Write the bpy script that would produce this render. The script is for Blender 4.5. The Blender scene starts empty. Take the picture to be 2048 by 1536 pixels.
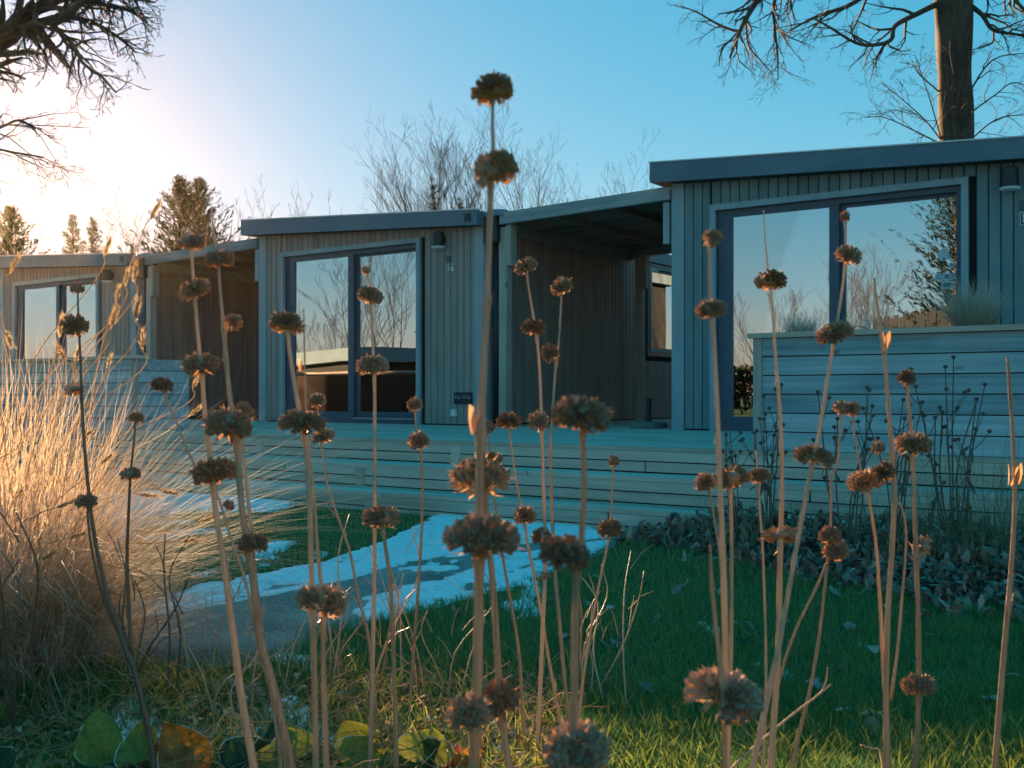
import bpy, math, random
import numpy as np
from mathutils import Vector, Matrix

# ------------------------------------------------------------------ camera, sky, sun, exposure
SC = bpy.context.scene
COL = SC.collection
F, CX, HY, CAMZ = 2150.0, 1024.0, 790.0, 0.80      # focal length and horizon of the photograph (2048 px wide)
TH = math.radians(35.41)                            # turn of the terrace row against the view
UX, UY = math.cos(TH), -math.sin(TH)                # along the facades
VX, VY = math.sin(TH), math.cos(TH)                 # into the houses
DECK = 0.465                                        # terrace height
T0 = 9.35                                           # facade line

cam = bpy.data.cameras.new('camera'); co = bpy.data.objects.new('camera', cam); COL.objects.link(co)
co.location = (0, 0, CAMZ); co.rotation_euler = (math.radians(90), 0, 0)
cam.sensor_width = 36.0; cam.lens = F / 2048.0 * 36.0
cam.shift_y = (HY - 768.0) / 2048.0
cam.clip_start = 0.05; cam.clip_end = 3000
cam.dof.use_dof = True; cam.dof.focus_distance = 3.6; cam.dof.aperture_fstop = 11.0
SC.camera = co

SUN_AZ = math.atan2(-30 - CX, F)                    # just outside the left edge, low
SUN_EL = math.radians(10.8)
w = bpy.data.worlds.new('World'); SC.world = w; w.use_nodes = True
nt = w.node_tree; nt.nodes.clear()
sky = nt.nodes.new('ShaderNodeTexSky'); sky.sky_type = 'NISHITA'; sky.sun_disc = False
sky.sun_elevation = SUN_EL; sky.sun_rotation = SUN_AZ
sky.altitude = 0; sky.air_density = 1.0; sky.dust_density = 0.22; sky.ozone_density = 3.0
gm = nt.nodes.new('ShaderNodeGamma'); gm.inputs[1].default_value = 0.41          # the phone's soft highlight roll-off, same for the whole sky
hs = nt.nodes.new('ShaderNodeHueSaturation'); hs.inputs['Saturation'].default_value = 2.5; hs.inputs['Hue'].default_value = 0.464
tn = nt.nodes.new('ShaderNodeMixRGB'); tn.blend_type = 'MULTIPLY'; tn.inputs[0].default_value = 1.0; tn.inputs[2].default_value = (1.24, 1.16, 1.19, 1)
bg = nt.nodes.new('ShaderNodeBackground'); bg.inputs['Strength'].default_value = 0.071
out = nt.nodes.new('ShaderNodeOutputWorld')
nt.links.new(sky.outputs[0], gm.inputs[0]); nt.links.new(gm.outputs[0], tn.inputs[1]); nt.links.new(tn.outputs[0], hs.inputs['Color'])
nt.links.new(hs.outputs[0], bg.inputs['Color']); nt.links.new(bg.outputs[0], out.inputs['Surface'])
sl = bpy.data.lights.new('sun', 'SUN'); so = bpy.data.objects.new('sun', sl); COL.objects.link(so)
sl.energy = 4.6; sl.angle = math.radians(0.6); sl.color = (1.0, 0.64, 0.32)
SDIR = Vector((math.sin(SUN_AZ) * math.cos(SUN_EL), math.cos(SUN_AZ) * math.cos(SUN_EL), math.sin(SUN_EL)))
so.rotation_euler = SDIR.to_track_quat('Z', 'Y').to_euler(); so.location = SDIR * 50
vs = SC.view_settings
vs.view_transform = 'Standard'; vs.look = 'None'; vs.gamma = 1.0; vs.use_curve_mapping = False; vs.exposure = 2.25

# ------------------------------------------------------------------ helpers
R = random.Random(7)
NP = np.random.default_rng(5)
def P(px, py, d): return Vector(((px - CX) / F * d, d, CAMZ + (HY - py) / F * d))
def G(px, py, z=0.0):
    d = (CAMZ - z) * F / (py - HY); return ((px - CX) / F * d, d)
def W(s, t, z=0.0): return Vector((s * UX + t * VX, s * UY + t * VY, z))
def onplane(px, t):
    k = (px - CX) / F; d = t / (k * VX + VY); return (k * d * UX + d * UY), d
def mirrored(px, py, d):                            # what the glass doors show: the same point across the facade line
    p = P(px, py, d); t = p.x * VX + p.y * VY; k = 2 * (T0 + 0.05 - t)
    return Vector((p.x + k * VX, p.y + k * VY, p.z))

class MB:
    def __init__(s): s.v = []; s.f = []; s.m = []
    def quad8(s, v, mi=0):
        b = len(s.v); s.v += [tuple(p) for p in v]
        for q in ((0,3,2,1),(4,5,6,7),(0,1,5,4),(1,2,6,5),(2,3,7,6),(3,0,4,7)):
            s.f.append(tuple(b + i for i in q)); s.m.append(mi)
    def box(s, x0, x1, y0, y1, z0, z1, mi=0):
        s.quad8([(x0,y0,z0),(x1,y0,z0),(x1,y1,z0),(x0,y1,z0),(x0,y0,z1),(x1,y0,z1),(x1,y1,z1),(x0,y1,z1)], mi)
    def slope(s, x0, x1, y0, y1, zb0, zb1, zt0, zt1, mi=0):
        s.quad8([(x0,y0,zb0),(x1,y0,zb1),(x1,y1,zb1),(x0,y1,zb0),(x0,y0,zt0),(x1,y0,zt1),(x1,y1,zt1),(x0,y1,zt0)], mi)
    def tube(s, pts, rad, n=5, mi=0, cap=True, twist=0.0):
        pts = [Vector(p) for p in pts]; k = len(pts); b = len(s.v)
        t = (pts[1] - pts[0]).normalized(); a = t.orthogonal().normalized()
        for i, p in enumerate(pts):
            if i: t = (pts[min(i+1, k-1)] - pts[i-1]).normalized()
            a = (a - t * a.dot(t))
            a = a.normalized() if a.length > 1e-6 else t.orthogonal().normalized()
            c = t.cross(a); r = rad[i] if hasattr(rad, '__len__') else rad
            for j in range(n):
                an = 2 * math.pi * j / n + twist
                q = p + a * (math.cos(an) * r) + c * (math.sin(an) * r); s.v.append((q.x, q.y, q.z))
        for i in range(k - 1):
            for j in range(n):
                j2 = (j + 1) % n
                s.f.append((b+i*n+j, b+i*n+j2, b+(i+1)*n+j2, b+(i+1)*n+j)); s.m.append(mi)
        if cap and n > 3:
            s.f.append(tuple(b + (k-1)*n + j for j in range(n))); s.m.append(mi)
            s.f.append(tuple(b + n - 1 - j for j in range(n))); s.m.append(mi)
    def lathe(s, prof, n=16, o=(0,0,0), mi=0):
        b = len(s.v)
        for r, z in prof:
            for j in range(n):
                a = 2*math.pi*j/n; s.v.append((o[0]+r*math.cos(a), o[1]+r*math.sin(a), o[2]+z))
        for i in range(len(prof)-1):
            for j in range(n):
                j2 = (j+1) % n
                s.f.append((b+i*n+j, b+i*n+j2, b+(i+1)*n+j2, b+(i+1)*n+j)); s.m.append(mi)
    def poly(s, pts, mi=0):
        b = len(s.v); s.v += [tuple(p) for p in pts]; s.f.append(tuple(range(b, b+len(pts)))); s.m.append(mi)
    def mesh(s, name, mats, smooth=False, off=None):
        me = bpy.data.meshes.new(name)
        v = s.v if off is None else [(p[0]-off[0], p[1]-off[1], p[2]-off[2]) for p in s.v]
        me.from_pydata(v, [], s.f)
        for m in (mats if isinstance(mats, (list, tuple)) else [mats]): me.materials.append(m)
        if len(me.materials) > 1: me.polygons.foreach_set('material_index', s.m)
        if smooth: me.polygons.foreach_set('use_smooth', [True]*len(me.polygons))
        me.update(); return me
    def build(s, name, mats, parent=None, smooth=False, off=None):
        return link(name, s.mesh(name, mats, smooth, off), parent)

def link(name, me, parent=None):
    o = bpy.data.objects.new(name, me); COL.objects.link(o)
    if parent: o.parent = parent
    return o
def empty(name, loc=(0,0,0), rz=0.0):
    o = bpy.data.objects.new(name, None); COL.objects.link(o); o.location = loc; o.rotation_euler = (0,0,rz)
    o.empty_display_size = 0.1; return o
def tag(o, label, cat, group=None, kind=None):
    o['label'] = label; o['category'] = cat
    if group: o['group'] = group
    if kind: o['kind'] = kind
    return o
def structure(o): o['kind'] = 'structure'; return o
def copy_tree(o, parent=None):
    c = o.copy(); COL.objects.link(c); c.parent = parent
    for ch in list(o.children): copy_tree(ch, c)
    return c
def np_mesh(name, V, faces, mat, attr=None, smooth=False):
    """faces: list of (array n x k); V: n x 3"""
    me = bpy.data.meshes.new(name)
    me.vertices.add(len(V)); me.vertices.foreach_set('co', np.asarray(V, np.float32).ravel())
    tot = []; st = []; idx = []; c = 0
    for fa in faces:
        n, k = fa.shape; idx.append(fa.ravel()); st.append(c + np.arange(n) * k); tot.append(np.full(n, k)); c += n * k
    idx = np.concatenate(idx).astype(np.int32)
    me.loops.add(len(idx)); me.loops.foreach_set('vertex_index', idx)
    st = np.concatenate(st).astype(np.int32)
    me.polygons.add(len(st)); me.polygons.foreach_set('loop_start', st)
    me.polygons.foreach_set('loop_total', np.concatenate(tot).astype(np.int32))
    if smooth: me.polygons.foreach_set('use_smooth', np.ones(len(st), bool))
    if attr is not None:
        a = me.attributes.new('v', 'FLOAT', 'POINT'); a.data.foreach_set('value', np.asarray(attr, np.float32))
    me.materials.append(mat); me.update(calc_edges=True); me.validate(); return me
def smoothpath(pts, n=6):
    """Catmull-Rom through points (each any tuple of floats)"""
    p = [np.array(q, float) for q in pts]
    if len(p) == 2: return [p[0] + (p[1]-p[0]) * i / n for i in range(n+1)]
    o = []
    for i in range(len(p)-1):
        a = p[i-1] if i else 2*p[0]-p[1]; b = p[i]; c = p[i+1]; d = p[i+2] if i+2 < len(p) else 2*p[-1]-p[-2]
        for k in range(n):
            t = k / n
            o.append(0.5*((2*b)+(c-a)*t+(2*a-5*b+4*c-d)*t*t+(3*b-a-3*c+d)*t**3))
    o.append(p[-1]); return o
def vnoise(x, y, seed=0):
    xi = np.floor(x).astype(np.int64); yi = np.floor(y).astype(np.int64); fx = x-xi; fy = y-yi
    fx = fx*fx*(3-2*fx); fy = fy*fy*(3-2*fy)
    def h(a, b):
        n = (a*374761393 + b*668265263 + seed*974711) & 0x7fffffff
        n = ((n ^ (n >> 13)) * 1274126177) & 0x7fffffff
        return ((n ^ (n >> 16)) & 0xffff) / 65535.0
    return (h(xi,yi)*(1-fx)+h(xi+1,yi)*fx)*(1-fy)+(h(xi,yi+1)*(1-fx)+h(xi+1,yi+1)*fx)*fy
def fbm(x, y, o=4, seed=0):
    r = 0; a = 0.5
    for i in range(o): r = r + a*vnoise(x*2**i, y*2**i, seed+i); a *= 0.5
    return r
def inpoly(x, y, poly):
    ins = np.zeros(x.shape, bool); n = len(poly); j = n-1
    for i in range(n):
        xi, yi = poly[i]; xj, yj = poly[j]
        c = ((yi > y) != (yj > y)) & (x < (xj-xi)*(y-yi)/((yj-yi) or 1e-9)+xi); ins ^= c; j = i
    return ins

# ------------------------------------------------------------------ materials
def nmat(name):
    m = bpy.data.materials.new(name); m.use_nodes = True; t = m.node_tree; t.nodes.clear()
    o = t.nodes.new('ShaderNodeOutputMaterial'); b = t.nodes.new('ShaderNodeBsdfPrincipled')
    t.links.new(b.outputs[0], o.inputs['Surface']); return m, t, b, o
def ramp(t, fac, stops):
    r = t.nodes.new('ShaderNodeValToRGB'); e = r.color_ramp.elements
    while len(e) < len(stops): e.new(0.5)
    for i, (p, c) in enumerate(stops): e[i].position = p; e[i].color = (*c, 1)
    t.links.new(fac, r.inputs[0]); return r
def math_n(t, op, a, b):
    m = t.nodes.new('ShaderNodeMath'); m.operation = op
    for i, q in enumerate((a, b)):
        if isinstance(q, (int, float)): m.inputs[i].default_value = q
        else: t.links.new(q, m.inputs[i])
    return m.outputs[0]
def grain_mat(name, c0, c1, c2, scale=(3, 40, 40), rough=0.75, bump=0.35, rnd=0.35, knots=False, spec=0.25):
    """timber or painted timber: streaks along the axis with the small scale"""
    m, t, b, o = nmat(name)
    tc = t.nodes.new('ShaderNodeTexCoord'); mp = t.nodes.new('ShaderNodeMapping'); mp.inputs['Scale'].default_value = scale
    oi = t.nodes.new('ShaderNodeObjectInfo')
    cb = t.nodes.new('ShaderNodeVectorMath'); cb.operation = 'ADD'
    sc = t.nodes.new('ShaderNodeVectorMath'); sc.operation = 'SCALE'; sc.inputs['Scale'].default_value = 37.0
    cx = t.nodes.new('ShaderNodeCombineXYZ')
    for i in range(3): t.links.new(oi.outputs['Random'], cx.inputs[i])
    t.links.new(cx.outputs[0], sc.inputs[0]); t.links.new(tc.outputs['Object'], cb.inputs[0]); t.links.new(sc.outputs[0], cb.inputs[1])
    t.links.new(cb.outputs[0], mp.inputs[0])
    n1 = t.nodes.new('ShaderNodeTexNoise'); n1.inputs['Scale'].default_value = 1.0; n1.inputs['Detail'].default_value = 6; n1.inputs['Distortion'].default_value = 0.6
    t.links.new(mp.outputs[0], n1.inputs['Vector'])
    n2 = t.nodes.new('ShaderNodeTexNoise'); n2.inputs['Scale'].default_value = 1.7; n2.inputs['Detail'].default_value = 4
    t.links.new(cb.outputs[0], n2.inputs['Vector'])
    f = math_n(t, 'ADD', math_n(t, 'MULTIPLY', n1.outputs[0], 0.65), math_n(t, 'MULTIPLY', n2.outputs[0], 0.45))
    f = math_n(t, 'ADD', f, math_n(t, 'MULTIPLY', math_n(t, 'SUBTRACT', oi.outputs['Random'], 0.5), rnd))
    r = ramp(t, f, [(0.30, c0), (0.52, c1), (0.78, c2)])
    col = r.outputs[0]
    if knots:
        vo = t.nodes.new('ShaderNodeTexVoronoi'); vo.inputs['Scale'].default_value = 1.0
        mk = t.nodes.new('ShaderNodeMapping'); mk.inputs['Scale'].default_value = tuple(2.4 if q == min(scale) else 5.5 for q in scale)
        t.links.new(cb.outputs[0], mk.inputs[0]); t.links.new(mk.outputs[0], vo.inputs['Vector'])
        kr = ramp(t, vo.outputs['Distance'], [(0.06, (0.25,)*3), (0.13, (1,)*3)])
        mx = t.nodes.new('ShaderNodeMixRGB'); mx.blend_type = 'MULTIPLY'; mx.inputs[0].default_value = 0.85
        t.links.new(col, mx.inputs[1]); t.links.new(kr.outputs[0], mx.inputs[2]); col = mx.outputs[0]
    t.links.new(col, b.inputs['Base Color']); b.inputs['Roughness'].default_value = rough
    b.inputs['Specular IOR Level'].default_value = spec
    bp = t.nodes.new('ShaderNodeBump'); bp.inputs['Strength'].default_value = bump; bp.inputs['Distance'].default_value = 0.004
    t.links.new(n1.outputs[0], bp.inputs['Height']); t.links.new(bp.outputs[0], b.inputs['Normal'])
    return m
def plain(name, c, rough=0.5, metal=0.0, var=0.15, nscale=8.0, spec=0.4):
    m, t, b, o = nmat(name)
    tc = t.nodes.new('ShaderNodeTexCoord'); n = t.nodes.new('ShaderNodeTexNoise'); n.inputs['Scale'].default_value = nscale; n.inputs['Detail'].default_value = 5
    t.links.new(tc.outputs['Object'], n.inputs['Vector'])
    r = ramp(t, n.outputs[0], [(0.3, tuple(q*(1-var) for q in c)), (0.7, tuple(min(1, q*(1+var)) for q in c))])
    t.links.new(r.outputs[0], b.inputs['Base Color']); b.inputs['Roughness'].default_value = rough; b.inputs['Metallic'].default_value = metal
    b.inputs['Specular IOR Level'].default_value = spec
    return m
def leafy(name, stops, rough=0.7, trans=0.35, attr=True, nscale=30.0, tcol=None):
    """thin plant tissue: diffuse plus light coming through; colour by a per-blade value"""
    m, t, b, o = nmat(name)
    if attr:
        a = t.nodes.new('ShaderNodeAttribute'); a.attribute_name = 'v'; fac = a.outputs['Fac']
    else:
        tc = t.nodes.new('ShaderNodeTexCoord'); n = t.nodes.new('ShaderNodeTexNoise'); n.inputs['Scale'].default_value = nscale; n.inputs['Detail'].default_value = 5
        t.links.new(tc.outputs['Object'], n.inputs['Vector'])
        oi = t.nodes.new('ShaderNodeObjectInfo')
        fac = math_n(t, 'ADD', n.outputs[0], math_n(t, 'MULTIPLY', math_n(t, 'SUBTRACT', oi.outputs['Random'], 0.5), 0.5))
    r = ramp(t, fac, stops)
    t.links.new(r.outputs[0], b.inputs['Base Color']); b.inputs['Roughness'].default_value = rough; b.inputs['Specular IOR Level'].default_value = 0.2
    tr = t.nodes.new('ShaderNodeBsdfTranslucent')
    if tcol:
        mx2 = t.nodes.new('ShaderNodeMixRGB'); mx2.blend_type = 'MULTIPLY'; mx2.inputs[0].default_value = 1.0
        t.links.new(r.outputs[0], mx2.inputs[1]); mx2.inputs[2].default_value = (*tcol, 1); t.links.new(mx2.outputs[0], tr.inputs[0])
    else: t.links.new(r.outputs[0], tr.inputs[0])
    mx = t.nodes.new('ShaderNodeMixShader'); mx.inputs[0].default_value = trans
    t.links.new(b.outputs[0], mx.inputs[1]); t.links.new(tr.outputs[0], mx.inputs[2]); t.links.new(mx.outputs[0], o.inputs['Surface'])
    return m

M = {}
M['clad'] = grain_mat('cladding_paint', (.25,.205,.185), (.33,.275,.25), (.40,.34,.31), (14, 14, 1.2), .7, .35, .18)
M['clad_blue_cast'] = grain_mat('cladding_paint_blue_light', (.12,.19,.20), (.17,.245,.26), (.23,.31,.325), (14, 14, 1.2), .7, .35, .18)  # same cladding as the others, with the bluish cast of light put into its colour
M['clad_dark'] = plain('cladding_backing', (.015,.016,.018), .9)
M['trim'] = grain_mat('trim_paint', (.24,.31,.35), (.31,.39,.43), (.37,.45,.49), (6, 6, 1.5), .6, .15, .1)
M['fascia'] = grain_mat('fascia_paint', (.10,.155,.20), (.13,.195,.25), (.17,.235,.29), (1.0, 6, 6), .5, .12, .1)
M['frame'] = plain('door_frame_paint', (.07,.105,.15), .4, var=.1)
M['alu'] = plain('roof_trim_metal', (.55,.57,.58), .35, .7, .1)
M['roofing'] = plain('roof_felt', (.05,.05,.052), .95, nscale=30)
M['interior'] = plain('room_wall', (.14,.145,.15), .85)
M['floor'] = plain('room_floor', (.10,.09,.085), .6)
M['curtain'] = plain('curtain_cloth', (.74,.75,.76), .9, var=.04)
M['deck'] = grain_mat('deck_timber', (.42,.325,.26), (.57,.455,.37), (.69,.575,.48), (1.6, 34, 34), .85, .6, .32)
M['planter'] = grain_mat('planter_timber', (.18,.26,.29), (.34,.45,.48), (.56,.65,.67), (1.1, 26, 26), .85, .8, .25, knots=True)
M['post'] = grain_mat('weathered_post', (.28,.25,.22), (.40,.36,.315), (.54,.49,.43), (18, 18, 1.2), .85, .6, .2, knots=True)
M['beam'] = grain_mat('pergola_beam', (.16,.20,.22), (.24,.29,.31), (.37,.42,.43), (1.2, 24, 24), .8, .6, .2, knots=True)
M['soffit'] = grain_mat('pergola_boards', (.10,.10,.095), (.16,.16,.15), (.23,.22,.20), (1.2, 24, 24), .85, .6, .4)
M['dark_metal'] = plain('dark_metal', (.035,.040,.045), .45, .3)
M['lamp_white'] = plain('lamp_diffuser', (.75,.74,.70), .5, var=.03)
M['white'] = plain('white_paint', (.78,.78,.76), .5, var=.04)
M['plate'] = plain('number_plate_enamel', (.03,.035,.04), .3, var=.05)
M['steel'] = plain('steel', (.5,.5,.5), .3, .9)
M['sign'] = plain('sign_face', (.02,.028,.035), .5)
M['signtext'] = plain('sign_print', (.32,.36,.36), .6)
M['sticker'] = plain('sticker_print', (.55,.62,.66), .5)
M['stickerd'] = plain('sticker_ink', (.12,.2,.26), .5)
M['parasol'] = plain('parasol_base_concrete', (.17,.19,.20), .7, nscale=25)
M['wood_in'] = plain('table_wood', (.25,.15,.09), .5)
M['chair'] = plain('chair_leather', (.13,.07,.05), .5)
# glass: coated double glazing, mirror-like outside
m, t, b, o = nmat('coated_glass')
tb = t.nodes.new('ShaderNodeBsdfTransparent'); tb.inputs[0].default_value = (.72,.76,.77,1)
gb = t.nodes.new('ShaderNodeBsdfGlossy'); gb.inputs['Roughness'].default_value = 0.0; gb.inputs[0].default_value = (.93,.97,1,1)
tc = t.nodes.new('ShaderNodeTexCoord'); nz = t.nodes.new('ShaderNodeTexNoise'); nz.inputs['Scale'].default_value = 2.2; nz.inputs['Detail'].default_value = 1
t.links.new(tc.outputs['Object'], nz.inputs['Vector'])
bp = t.nodes.new('ShaderNodeBump'); bp.inputs['Strength'].default_value = .03; bp.inputs['Distance'].default_value = .02
t.links.new(nz.outputs[0], bp.inputs['Height']); t.links.new(bp.outputs[0], gb.inputs['Normal'])
lw = t.nodes.new('ShaderNodeFresnel'); lw.inputs['IOR'].default_value = 2.6
mx = t.nodes.new('ShaderNodeMixShader')
t.links.new(math_n(t, 'ADD', lw.outputs[0], .38), mx.inputs[0])
t.links.new(tb.outputs[0], mx.inputs[1]); t.links.new(gb.outputs[0], mx.inputs[2]); t.links.new(mx.outputs[0], o.inputs['Surface'])
M['glass'] = m

# ground
m, t, b, o = nmat('lawn_soil')
tc = t.nodes.new('ShaderNodeTexCoord'); n1 = t.nodes.new('ShaderNodeTexNoise'); n1.inputs['Scale'].default_value = 1.3; n1.inputs['Detail'].default_value = 8
n2 = t.nodes.new('ShaderNodeTexNoise'); n2.inputs['Scale'].default_value = 60; n2.inputs['Detail'].default_value = 4
for n in (n1, n2): t.links.new(tc.outputs['Object'], n.inputs['Vector'])
f = math_n(t, 'ADD', math_n(t, 'MULTIPLY', n1.outputs[0], .6), math_n(t, 'MULTIPLY', n2.outputs[0], .4))
r = ramp(t, f, [(.36, (.06,.075,.035)), (.52, (.095,.14,.05)), (.7, (.15,.18,.075))])
t.links.new(r.outputs[0], b.inputs['Base Color']); b.inputs['Roughness'].default_value = .95; b.inputs['Specular IOR Level'].default_value = .1
bp = t.nodes.new('ShaderNodeBump'); bp.inputs['Strength'].default_value = .8; bp.inputs['Distance'].default_value = .02
t.links.new(n2.outputs[0], bp.inputs['Height']); t.links.new(bp.outputs[0], b.inputs['Normal']); M['ground'] = m
m, t, b, o = nmat('path_grit')
tc = t.nodes.new('ShaderNodeTexCoord'); n1 = t.nodes.new('ShaderNodeTexNoise'); n1.inputs['Scale'].default_value = 2.5; n1.inputs['Detail'].default_value = 6
n2 = t.nodes.new('ShaderNodeTexVoronoi'); n2.inputs['Scale'].default_value = 110
for n in (n1, n2): t.links.new(tc.outputs['Object'], n.inputs['Vector'])
f = math_n(t, 'ADD', math_n(t, 'MULTIPLY', n1.outputs[0], .75), math_n(t, 'MULTIPLY', n2.outputs[0], .35))
r = ramp(t, f, [(.32, (.13,.095,.075)), (.5, (.30,.235,.195)), (.68, (.50,.41,.35))])
t.links.new(r.outputs[0], b.inputs['Base Color']); b.inputs['Roughness'].default_value = .9
bp = t.nodes.new('ShaderNodeBump'); bp.inputs['Strength'].default_value = .7; bp.inputs['Distance'].default_value = .012
t.links.new(n2.outputs[0], bp.inputs['Height']); t.links.new(bp.outputs[0], b.inputs['Normal']); M['path'] = m
m, t, b, o = nmat('old_snow')
tc = t.nodes.new('ShaderNodeTexCoord'); n1 = t.nodes.new('ShaderNodeTexNoise'); n1.inputs['Scale'].default_value = 28; n1.inputs['Detail'].default_value = 6
t.links.new(tc.outputs['Object'], n1.inputs['Vector'])
r = ramp(t, n1.outputs[0], [(.26, (.62,.58,.55)), (.42, (.88,.86,.85)), (.6, (.95,.94,.94))])
t.links.new(r.outputs[0], b.inputs['Base Color']); b.inputs['Roughness'].default_value = .6
b.inputs['Subsurface Weight'].default_value = 0.0
bp = t.nodes.new('ShaderNodeBump'); bp.inputs['Strength'].default_value = .5; bp.inputs['Distance'].default_value = .012
t.links.new(n1.outputs[0], bp.inputs['Height']); t.links.new(bp.outputs[0], b.inputs['Normal']); M['snow'] = m

M['grass'] = leafy('lawn_blades', [(0,(.10,.20,.065)), (.55,(.18,.32,.11)), (.85,(.27,.38,.15)), (1,(.46,.42,.25))], trans=.45)
M['rough_grass'] = leafy('border_grass', [(0,(.12,.18,.03)), (.45,(.30,.33,.07)), (.75,(.52,.44,.16)), (1,(.60,.42,.24))], trans=.45)
M['fgrass'] = leafy('fountain_grass_straw', [(0,(.38,.26,.17)), (.5,(.62,.46,.33)), (1,(.80,.66,.52))], trans=.45)
M['plume'] = leafy('grass_plume', [(0,(.42,.27,.14)), (1,(.68,.52,.33))], trans=.5, attr=False)
M['pgrass'] = leafy('planter_grass_straw', [(0,(.34,.26,.20)), (.5,(.56,.46,.37)), (1,(.75,.66,.56))], trans=.3)
M['litter'] = leafy('fallen_leaves', [(0,(.15,.08,.055)), (.5,(.36,.22,.16)), (1,(.58,.42,.33))], trans=.15)
M['litter2'] = leafy('border_litter', [(0,(.10,.055,.035)), (.4,(.34,.21,.11)), (.8,(.55,.40,.24)), (1,(.62,.50,.37))], trans=.3)
M['stem'] = grain_mat('dry_stem', (.22,.13,.085), (.50,.335,.225), (.74,.55,.40), (420, 420, 14), .6, .4, .15, spec=.35)
M['stem_dark'] = grain_mat('dark_dry_stem', (.08,.05,.035), (.15,.10,.07), (.26,.175,.12), (120, 120, 9), .65, .4, .15)
M['head'] = leafy('dry_calyx', [(.22,(.30,.17,.11)), (.5,(.64,.42,.29)), (.78,(.85,.64,.48))], rough=.8, trans=.45, attr=False, nscale=90, tcol=(1,.75,.5))
for _k in ('stem', 'stem_dark'):
    _t = M[_k].node_tree; _b = [n for n in _t.nodes if n.type == 'BSDF_PRINCIPLED'][0]; _o = [n for n in _t.nodes if n.type == 'OUTPUT_MATERIAL'][0]
    _c = _b.inputs['Base Color'].links[0].from_socket; _b.inputs['Roughness'].default_value = .38; _b.inputs['Specular IOR Level'].default_value = .75
    _tr = _t.nodes.new('ShaderNodeBsdfTranslucent'); _t.links.new(_c, _tr.inputs[0]); _mx = _t.nodes.new('ShaderNodeMixShader'); _mx.inputs[0].default_value = .22
    _t.links.new(_b.outputs[0], _mx.inputs[1]); _t.links.new(_tr.outputs[0], _mx.inputs[2]); _t.links.new(_mx.outputs[0], _o.inputs['Surface'])
M['hole'] = plain('calyx_inside', (.34,.21,.14), .95)
M['bark'] = grain_mat('bark', (.03,.023,.018), (.075,.058,.045), (.17,.13,.095), (34, 34, 4), .9, .9, .1)
M['twig'] = plain('twig_bark', (.075,.055,.045), .85, nscale=3)
M['ever'] = leafy('evergreen_foliage', [(0,(.008,.016,.010)), (.6,(.018,.034,.016)), (1,(.05,.06,.025))], trans=.15)
M['weed'] = plain('dry_weed', (.15,.11,.09), .8, nscale=20)
M['weedg'] = leafy('weed_green', [(0,(.08,.12,.06)), (.6,(.22,.26,.14)), (1,(.42,.38,.24))], trans=.3)
def berg(name, a, bb, c):
    m, t, b, o = nmat(name)
    tc = t.nodes.new('ShaderNodeTexCoord'); n = t.nodes.new('ShaderNodeTexNoise'); n.inputs['Scale'].default_value = 22; n.inputs['Detail'].default_value = 6
    t.links.new(tc.outputs['Object'], n.inputs['Vector'])
    r = ramp(t, n.outputs[0], [(.3, a), (.52, bb), (.75, c)])
    t.links.new(r.outputs[0], b.inputs['Base Color']); b.inputs['Roughness'].default_value = .45
    vo = t.nodes.new('ShaderNodeTexVoronoi'); vo.feature = 'DISTANCE_TO_EDGE'; vo.inputs['Scale'].default_value = 70; t.links.new(tc.outputs['Object'], vo.inputs['Vector'])
    vr = ramp(t, vo.outputs['Distance'], [(.0,(.62,.62,.55)),(.12,(1,1,1))]); vm = t.nodes.new('ShaderNodeMixRGB'); vm.blend_type = 'MULTIPLY'; vm.inputs[0].default_value = .8
    t.links.new(r.outputs[0], vm.inputs[1]); t.links.new(vr.outputs[0], vm.inputs[2]); r = vm; t.links.new(r.outputs[0], b.inputs['Base Color'])
    bp = t.nodes.new('ShaderNodeBump'); bp.inputs['Strength'].default_value = .6; bp.inputs['Distance'].default_value = .003; t.links.new(vo.outputs['Distance'], bp.inputs['Height']); t.links.new(bp.outputs[0], b.inputs['Normal'])
    tr = t.nodes.new('ShaderNodeBsdfTranslucent'); t.links.new(r.outputs[0], tr.inputs[0])
    mx = t.nodes.new('ShaderNodeMixShader'); mx.inputs[0].default_value = .45
    t.links.new(b.outputs[0], mx.inputs[1]); t.links.new(tr.outputs[0], mx.inputs[2]); t.links.new(mx.outputs[0], o.inputs['Surface'])
    return m
M['berg_y'] = berg('leaf_yellow_green', (.16,.20,.025), (.30,.31,.04), (.42,.36,.07))
M['berg_o'] = berg('leaf_orange', (.22,.085,.018), (.45,.20,.03), (.55,.30,.05))
M['berg_g'] = berg('leaf_dark_green', (.015,.04,.018), (.03,.075,.025), (.08,.12,.03))
M['berg_r'] = berg('leaf_red', (.22,.03,.01), (.48,.10,.02), (.55,.2,.03))
M['frost'] = plain('frost_rim', (.72,.70,.62), .7, var=.1, nscale=60)
M['rim'] = M['frost']

# ------------------------------------------------------------------ ground, path
mb = MB(); mb.poly([(-300,-300,0),(300,-300,0),(300,500,0),(-300,500,0)]); structure(mb.build('ground', M['ground']))
path_px = [(-300,1235),(60,1228),(200,1212),(330,1188),(500,1160),(640,1134),(760,1094),(850,1044),(890,1026),(1000,1023),(1200,1031),
           (1262,1070),(1215,1105),(1130,1136),(1000,1180),(860,1216),(760,1246),(640,1276),(575,1322),(420,1342),(220,1330),(0,1360),(-300,1390)]
path_g = [G(*p) for p in path_px]
mb = MB(); mb.poly([(x, y, .004) for x, y in path_g][::-1]); structure(mb.build('path', M['path']))

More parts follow.
